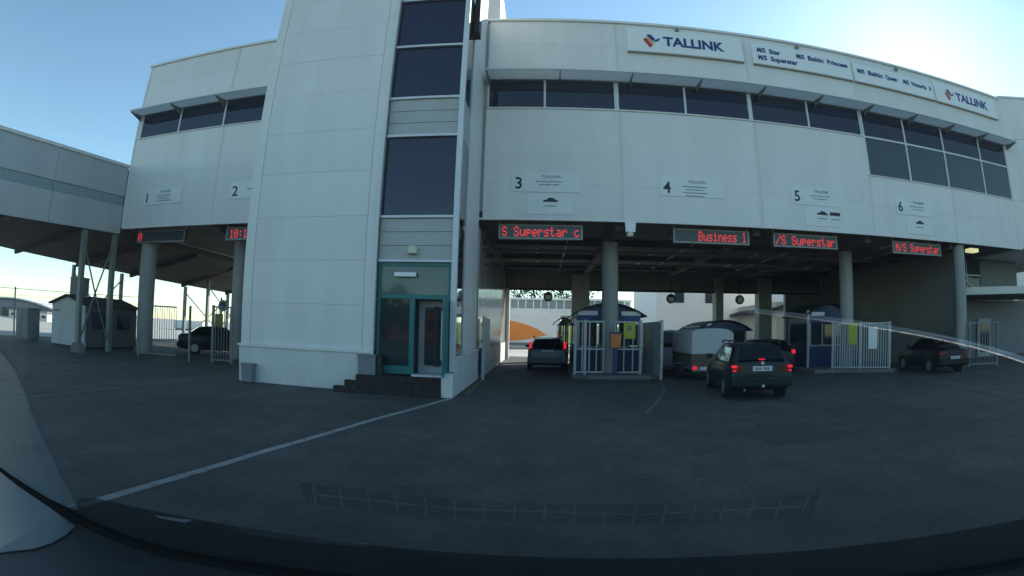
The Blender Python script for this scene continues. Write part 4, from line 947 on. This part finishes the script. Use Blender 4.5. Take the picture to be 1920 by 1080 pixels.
prism('housing', [(20.55, ZS - .01), (21.5, ZS - .01), (21.4, ZS - .12), (20.65, ZS - .12)], 19.5, 20.0, 'y', 'led_case', lp); box('diffuser', 20.68, 21.37, 19.52, 19.98, ZS - .30, ZS - .121, 'lamp_warm', lp, .03)

# ------------------------------------------------------------------ the van the picture is taken from: dashboard, windscreen, nose
mat('dash', (0.052, 0.056, 0.060), 0.7, var=0.15, scale=12, bump=0.25, bscale=260)
mat('gasket', (0.013, 0.014, 0.015), 0.8, spec=0.2)
mat('vent', (0.002, 0.002, 0.002), 1.0, spec=0.0)
mat('vent_rib', (0.10, 0.105, 0.108), 0.7)
mat('paper', (0.14, 0.165, 0.165), 0.7, var=0.05, scale=5)
mat('chrome', (0.97, 0.97, 0.97), 0.40, metal=1.0)
mat('van_body', (0.02, 0.022, 0.025), 0.35, coat=0.4)
def windscreen_mat():
    m = bpy.data.materials.new('windscreen'); m.use_nodes = True; n = m.node_tree.nodes; l = m.node_tree.links; n.clear()
    o = n.new('ShaderNodeOutputMaterial'); mx = n.new('ShaderNodeMixShader'); tr_ = n.new('ShaderNodeBsdfTransparent'); gl_ = n.new('ShaderNodeBsdfGlossy')
    gl_.inputs['Roughness'].default_value = 0.0; tr_.inputs['Color'].default_value = (0.95, 0.985, 0.985, 1)
    g = n.new('ShaderNodeNewGeometry'); d = n.new('ShaderNodeVectorMath'); d.operation = 'DOT_PRODUCT'
    l.new(g.outputs['Incoming'], d.inputs[0]); l.new(g.outputs['Normal'], d.inputs[1])
    def mth(op, a, b_=None):
        q = n.new('ShaderNodeMath'); q.operation = op
        for i, x in enumerate((a, b_)):
            if x is None: continue
            if isinstance(x, (int, float)): q.inputs[i].default_value = x
            else: l.new(x, q.inputs[i])
        return q.outputs[0]
    r1 = mth('ADD', mth('MULTIPLY', mth('POWER', mth('SUBTRACT', 1.0, mth('ABSOLUTE', d.outputs['Value'])), 5.0), 0.957), 0.043)   # Schlick for one face
    f_ = mth('DIVIDE', mth('MULTIPLY', r1, 2.0), mth('ADD', r1, 1.0))                                                               # both faces of the pane
    l.new(f_, mx.inputs[0]); l.new(tr_.outputs[0], mx.inputs[1]); l.new(gl_.outputs[0], mx.inputs[2]); l.new(mx.outputs[0], o.inputs[0])
    M['windscreen'] = m
windscreen_mat()
own = thing('camera_van', 'dark dashboard and windscreen of the van the picture is taken from', 'van', (0, 0, 0))
ZD = 1.335
def base(x): return 0.694 - .036 * x - .276 * x * x          # foot of the windscreen
def zd(x): return ZD + (.7 * (x + .5) ** 2 if x < -.5 else 0)  # the dashboard rises towards its left end
xs = [-1.05 + 1.98 * i / 44 for i in range(45)]
v, f = [], []
rows = [lambda x: base(x) - .004, lambda x: base(x) - .09, lambda x: base(x) - .2, lambda x: min(.30, base(x) - .25), lambda x: -.10, lambda x: -.55]
nr = len(rows) + 2
for i, x in enumerate(xs):
    for r_ in rows: v.append((x, r_(x), zd(x)))
    v += [(x, -.55, ZD - .30), (x, base(x) - .004, ZD - .30)]
    if i:
        a, b = nr * (i - 1), nr * i; f += [(a + j_, a + (j_ + 1) % nr, b + (j_ + 1) % nr, b + j_) for j_ in range(nr)]
mesh('dashboard', v, f, 'dash', own, smooth=True)
v = []; f = []
for i, x in enumerate(xs):                                     # black rubber seal where glass and dashboard meet
    v += [(x, base(x) + .006, zd(x) - .03), (x, base(x) + .002, zd(x) + .010), (x, base(x) - .008, zd(x) + .012), (x, base(x) - .016, zd(x) + .002), (x, base(x) - .016, zd(x) - .03)]
    if i:
        a, b = 5 * i - 5, 5 * i; f += [(a + j_, a + (j_ + 1) % 5, b + (j_ + 1) % 5, b + j_) for j_ in range(5)]
mesh('windscreen_seal', v, f, 'gasket', own, smooth=True)
VX = [-.29 + .63 * i / 24 for i in range(25)]
vt = mesh('vent_panel', [(x, base(x) - .137, ZD + .002) for x in VX] + [(x, base(x) - .168, ZD + .002) for x in VX[::-1]], [tuple(range(50))], 'vent', own)
for i in range(18):
    x = -.275 + .60 * i / 17
    bar('vent_rib', (x, base(x) - .166, ZD + .003), (x, base(x) - .139, ZD + .003), .0028, 'vent_rib', vt)
for a, b in ((-.27, -.1), (-.1, .12), (.12, .32)):
    bar('vent_rib', (a, base(a) - .152, ZD + .0025), (b, base(b) - .152, ZD + .0025), .0016, 'vent_rib', vt)
cyl('trim_rod', (.20, .268, ZD + .004), (.92, .258, ZD + .006), .0032, 'chrome', own, r1=.0055, seg=20)
v, f = [], []; nt_ = 14; ca, sa = math.cos(R(36)), math.sin(R(36))
for j_ in range(nt_ + 1):
    t_ = 1.15 * j_ / nt_
    for x in xs: v.append((x, base(x) - t_ * ca, zd(x) + t_ * sa))
for j_ in range(nt_):
    for i in range(44): a = j_ * 45 + i; f.append((a, a + 1, a + 46, a + 45))
mesh('windscreen', v, f, 'windscreen', own, smooth=True)
v, f = [], []
def fr(x): return FRIT(x)
def FRIT(x): return .238 if x > -.53 else max(.02, .238 + 1.1 * (x + .53))
for i, x in enumerate(xs):                                     # black printed border on the outside of the glass
    for t_ in (-.01, FRIT(x)): v.append((x, base(x) - t_ * ca + .004 * sa, zd(x) + t_ * sa + .004 * ca))
    for t_ in (FRIT(x), -.01): v.append((x, base(x) - t_ * ca + .006 * sa, zd(x) + t_ * sa + .006 * ca))
    if i:
        a, b = 4 * i - 4, 4 * i; f += [(a + j_, a + (j_ + 1) % 4, b + (j_ + 1) % 4, b + j_) for j_ in range(4)]
mat('dotted_border', (0.016, 0.017, 0.018), 0.8, spec=0.2)     # print broken into dots: part of the road shows through
_m = M['dotted_border']; _n = _m.node_tree.nodes; _l = _m.node_tree.links
_t = _n.new('ShaderNodeBsdfTransparent'); _x = _n.new('ShaderNodeMixShader'); _x.inputs[0].default_value = 0.5
_l.new(_n['Principled BSDF'].outputs[0], _x.inputs[1]); _l.new(_t.outputs[0], _x.inputs[2]); _l.new(_x.outputs[0], _n['Material Output'].inputs['Surface'])
mesh('black_border', v, f, 'dotted_border', own)
v, f = [], []
prof_ = [(0.02, ZD - .06), (.12, ZD - .14), (.55, .98), (.80, .86), (.88, .68), (.90, .45), (.86, .30)]
for i, x in enumerate(xs):
    for dy, z in prof_: v.append((x * .96, base(x) + dy - .10 * x * x, z))
    if i:
        for j in range(6): a = 7 * (i - 1) + j; f.append((a, a + 1, a + 8, a + 7))
mesh('bonnet', v, f, 'van_body', own, smooth=True)
for sgn in (1, -1):
    x = 1.06 if sgn > 0 else -1.17
    mesh('side_panel', [(x, -.6, .3), (x, .55, .3), (x, .5, ZD - .02), (x, -.6, ZD - .02), (x + sgn * .04, -.6, .3), (x + sgn * .04, .55, .3), (x + sgn * .04, .5, ZD - .02), (x + sgn * .04, -.6, ZD - .02)],
         [(0, 1, 2, 3), (7, 6, 5, 4), (0, 4, 5, 1), (1, 5, 6, 2), (2, 6, 7, 3), (3, 7, 4, 0)], 'van_body', own)
    cyl('wheel', (x - sgn * .25, .85, .34), (x - sgn * .03, .85, .34), .34, 'rubber', own, seg=24)
v, f = [], []
PE = [(-.693, .553), (-.683, .52), (-.677, .48), (-.679, .44), (-.69, .40), (-.70, .355), (-.712, .315), (-.735, .28), (-.79, .265)]
for x, y in PE:
    for q in range(6): X_ = x + (-1.0 - x) * q / 5; yy = min(y, base(X_) - .02); v.append((X_, yy, zd(X_) + .003))
for i in range(len(PE) - 1):
    for q in range(5): a = 6 * i + q; f.append((a, a + 1, a + 7, a + 6))
nv = len(v); v += [(x, y, z + .0012) for x, y, z in v]; f += [tuple(nv + i for i in q[::-1]) for q in f]
pp = mesh('paper_sheet', v, f, 'paper', smooth=True)
tag(pp, 'pale sheet of paper lying at the left end of the dashboard', 'paper')

# ------------------------------------------------------------------ behind the camera, mirrored in the entrance pane
wh_ = thing('brick_warehouse', 'long reddish warehouse behind the camera, mirrored in the entrance pane', 'building', (-10, -62, 0))
mat('old_brick', (0.16, 0.06, 0.045), 0.85, var=0.25, scale=0.6)
box('wall', -60, 30, -70, -60, 0, 5.2, 'old_brick', wh_); box('roof', -60.5, 30.5, -70.5, -59.5, 5.2, 5.6, 'roof_dark', wh_)
for i in range(18): box('window', -57 + i * 4.8, -54.5 + i * 4.8, -59.99, -59.93, 1.4, 3.4, 'glass_dark', wh_)
for x, y, h_, r_, lb_ in ((-34, -54, 9, 4.0, 'leafy tree behind the camera left of the warehouse middle'), (-22, -52, 8, 3.6, 'leafy tree behind the camera in front of the warehouse'), (-6, -55, 9.5, 4.2, 'leafy tree behind the camera at the right of the warehouse')):
    tree(x, y, h_, r_, lb_)
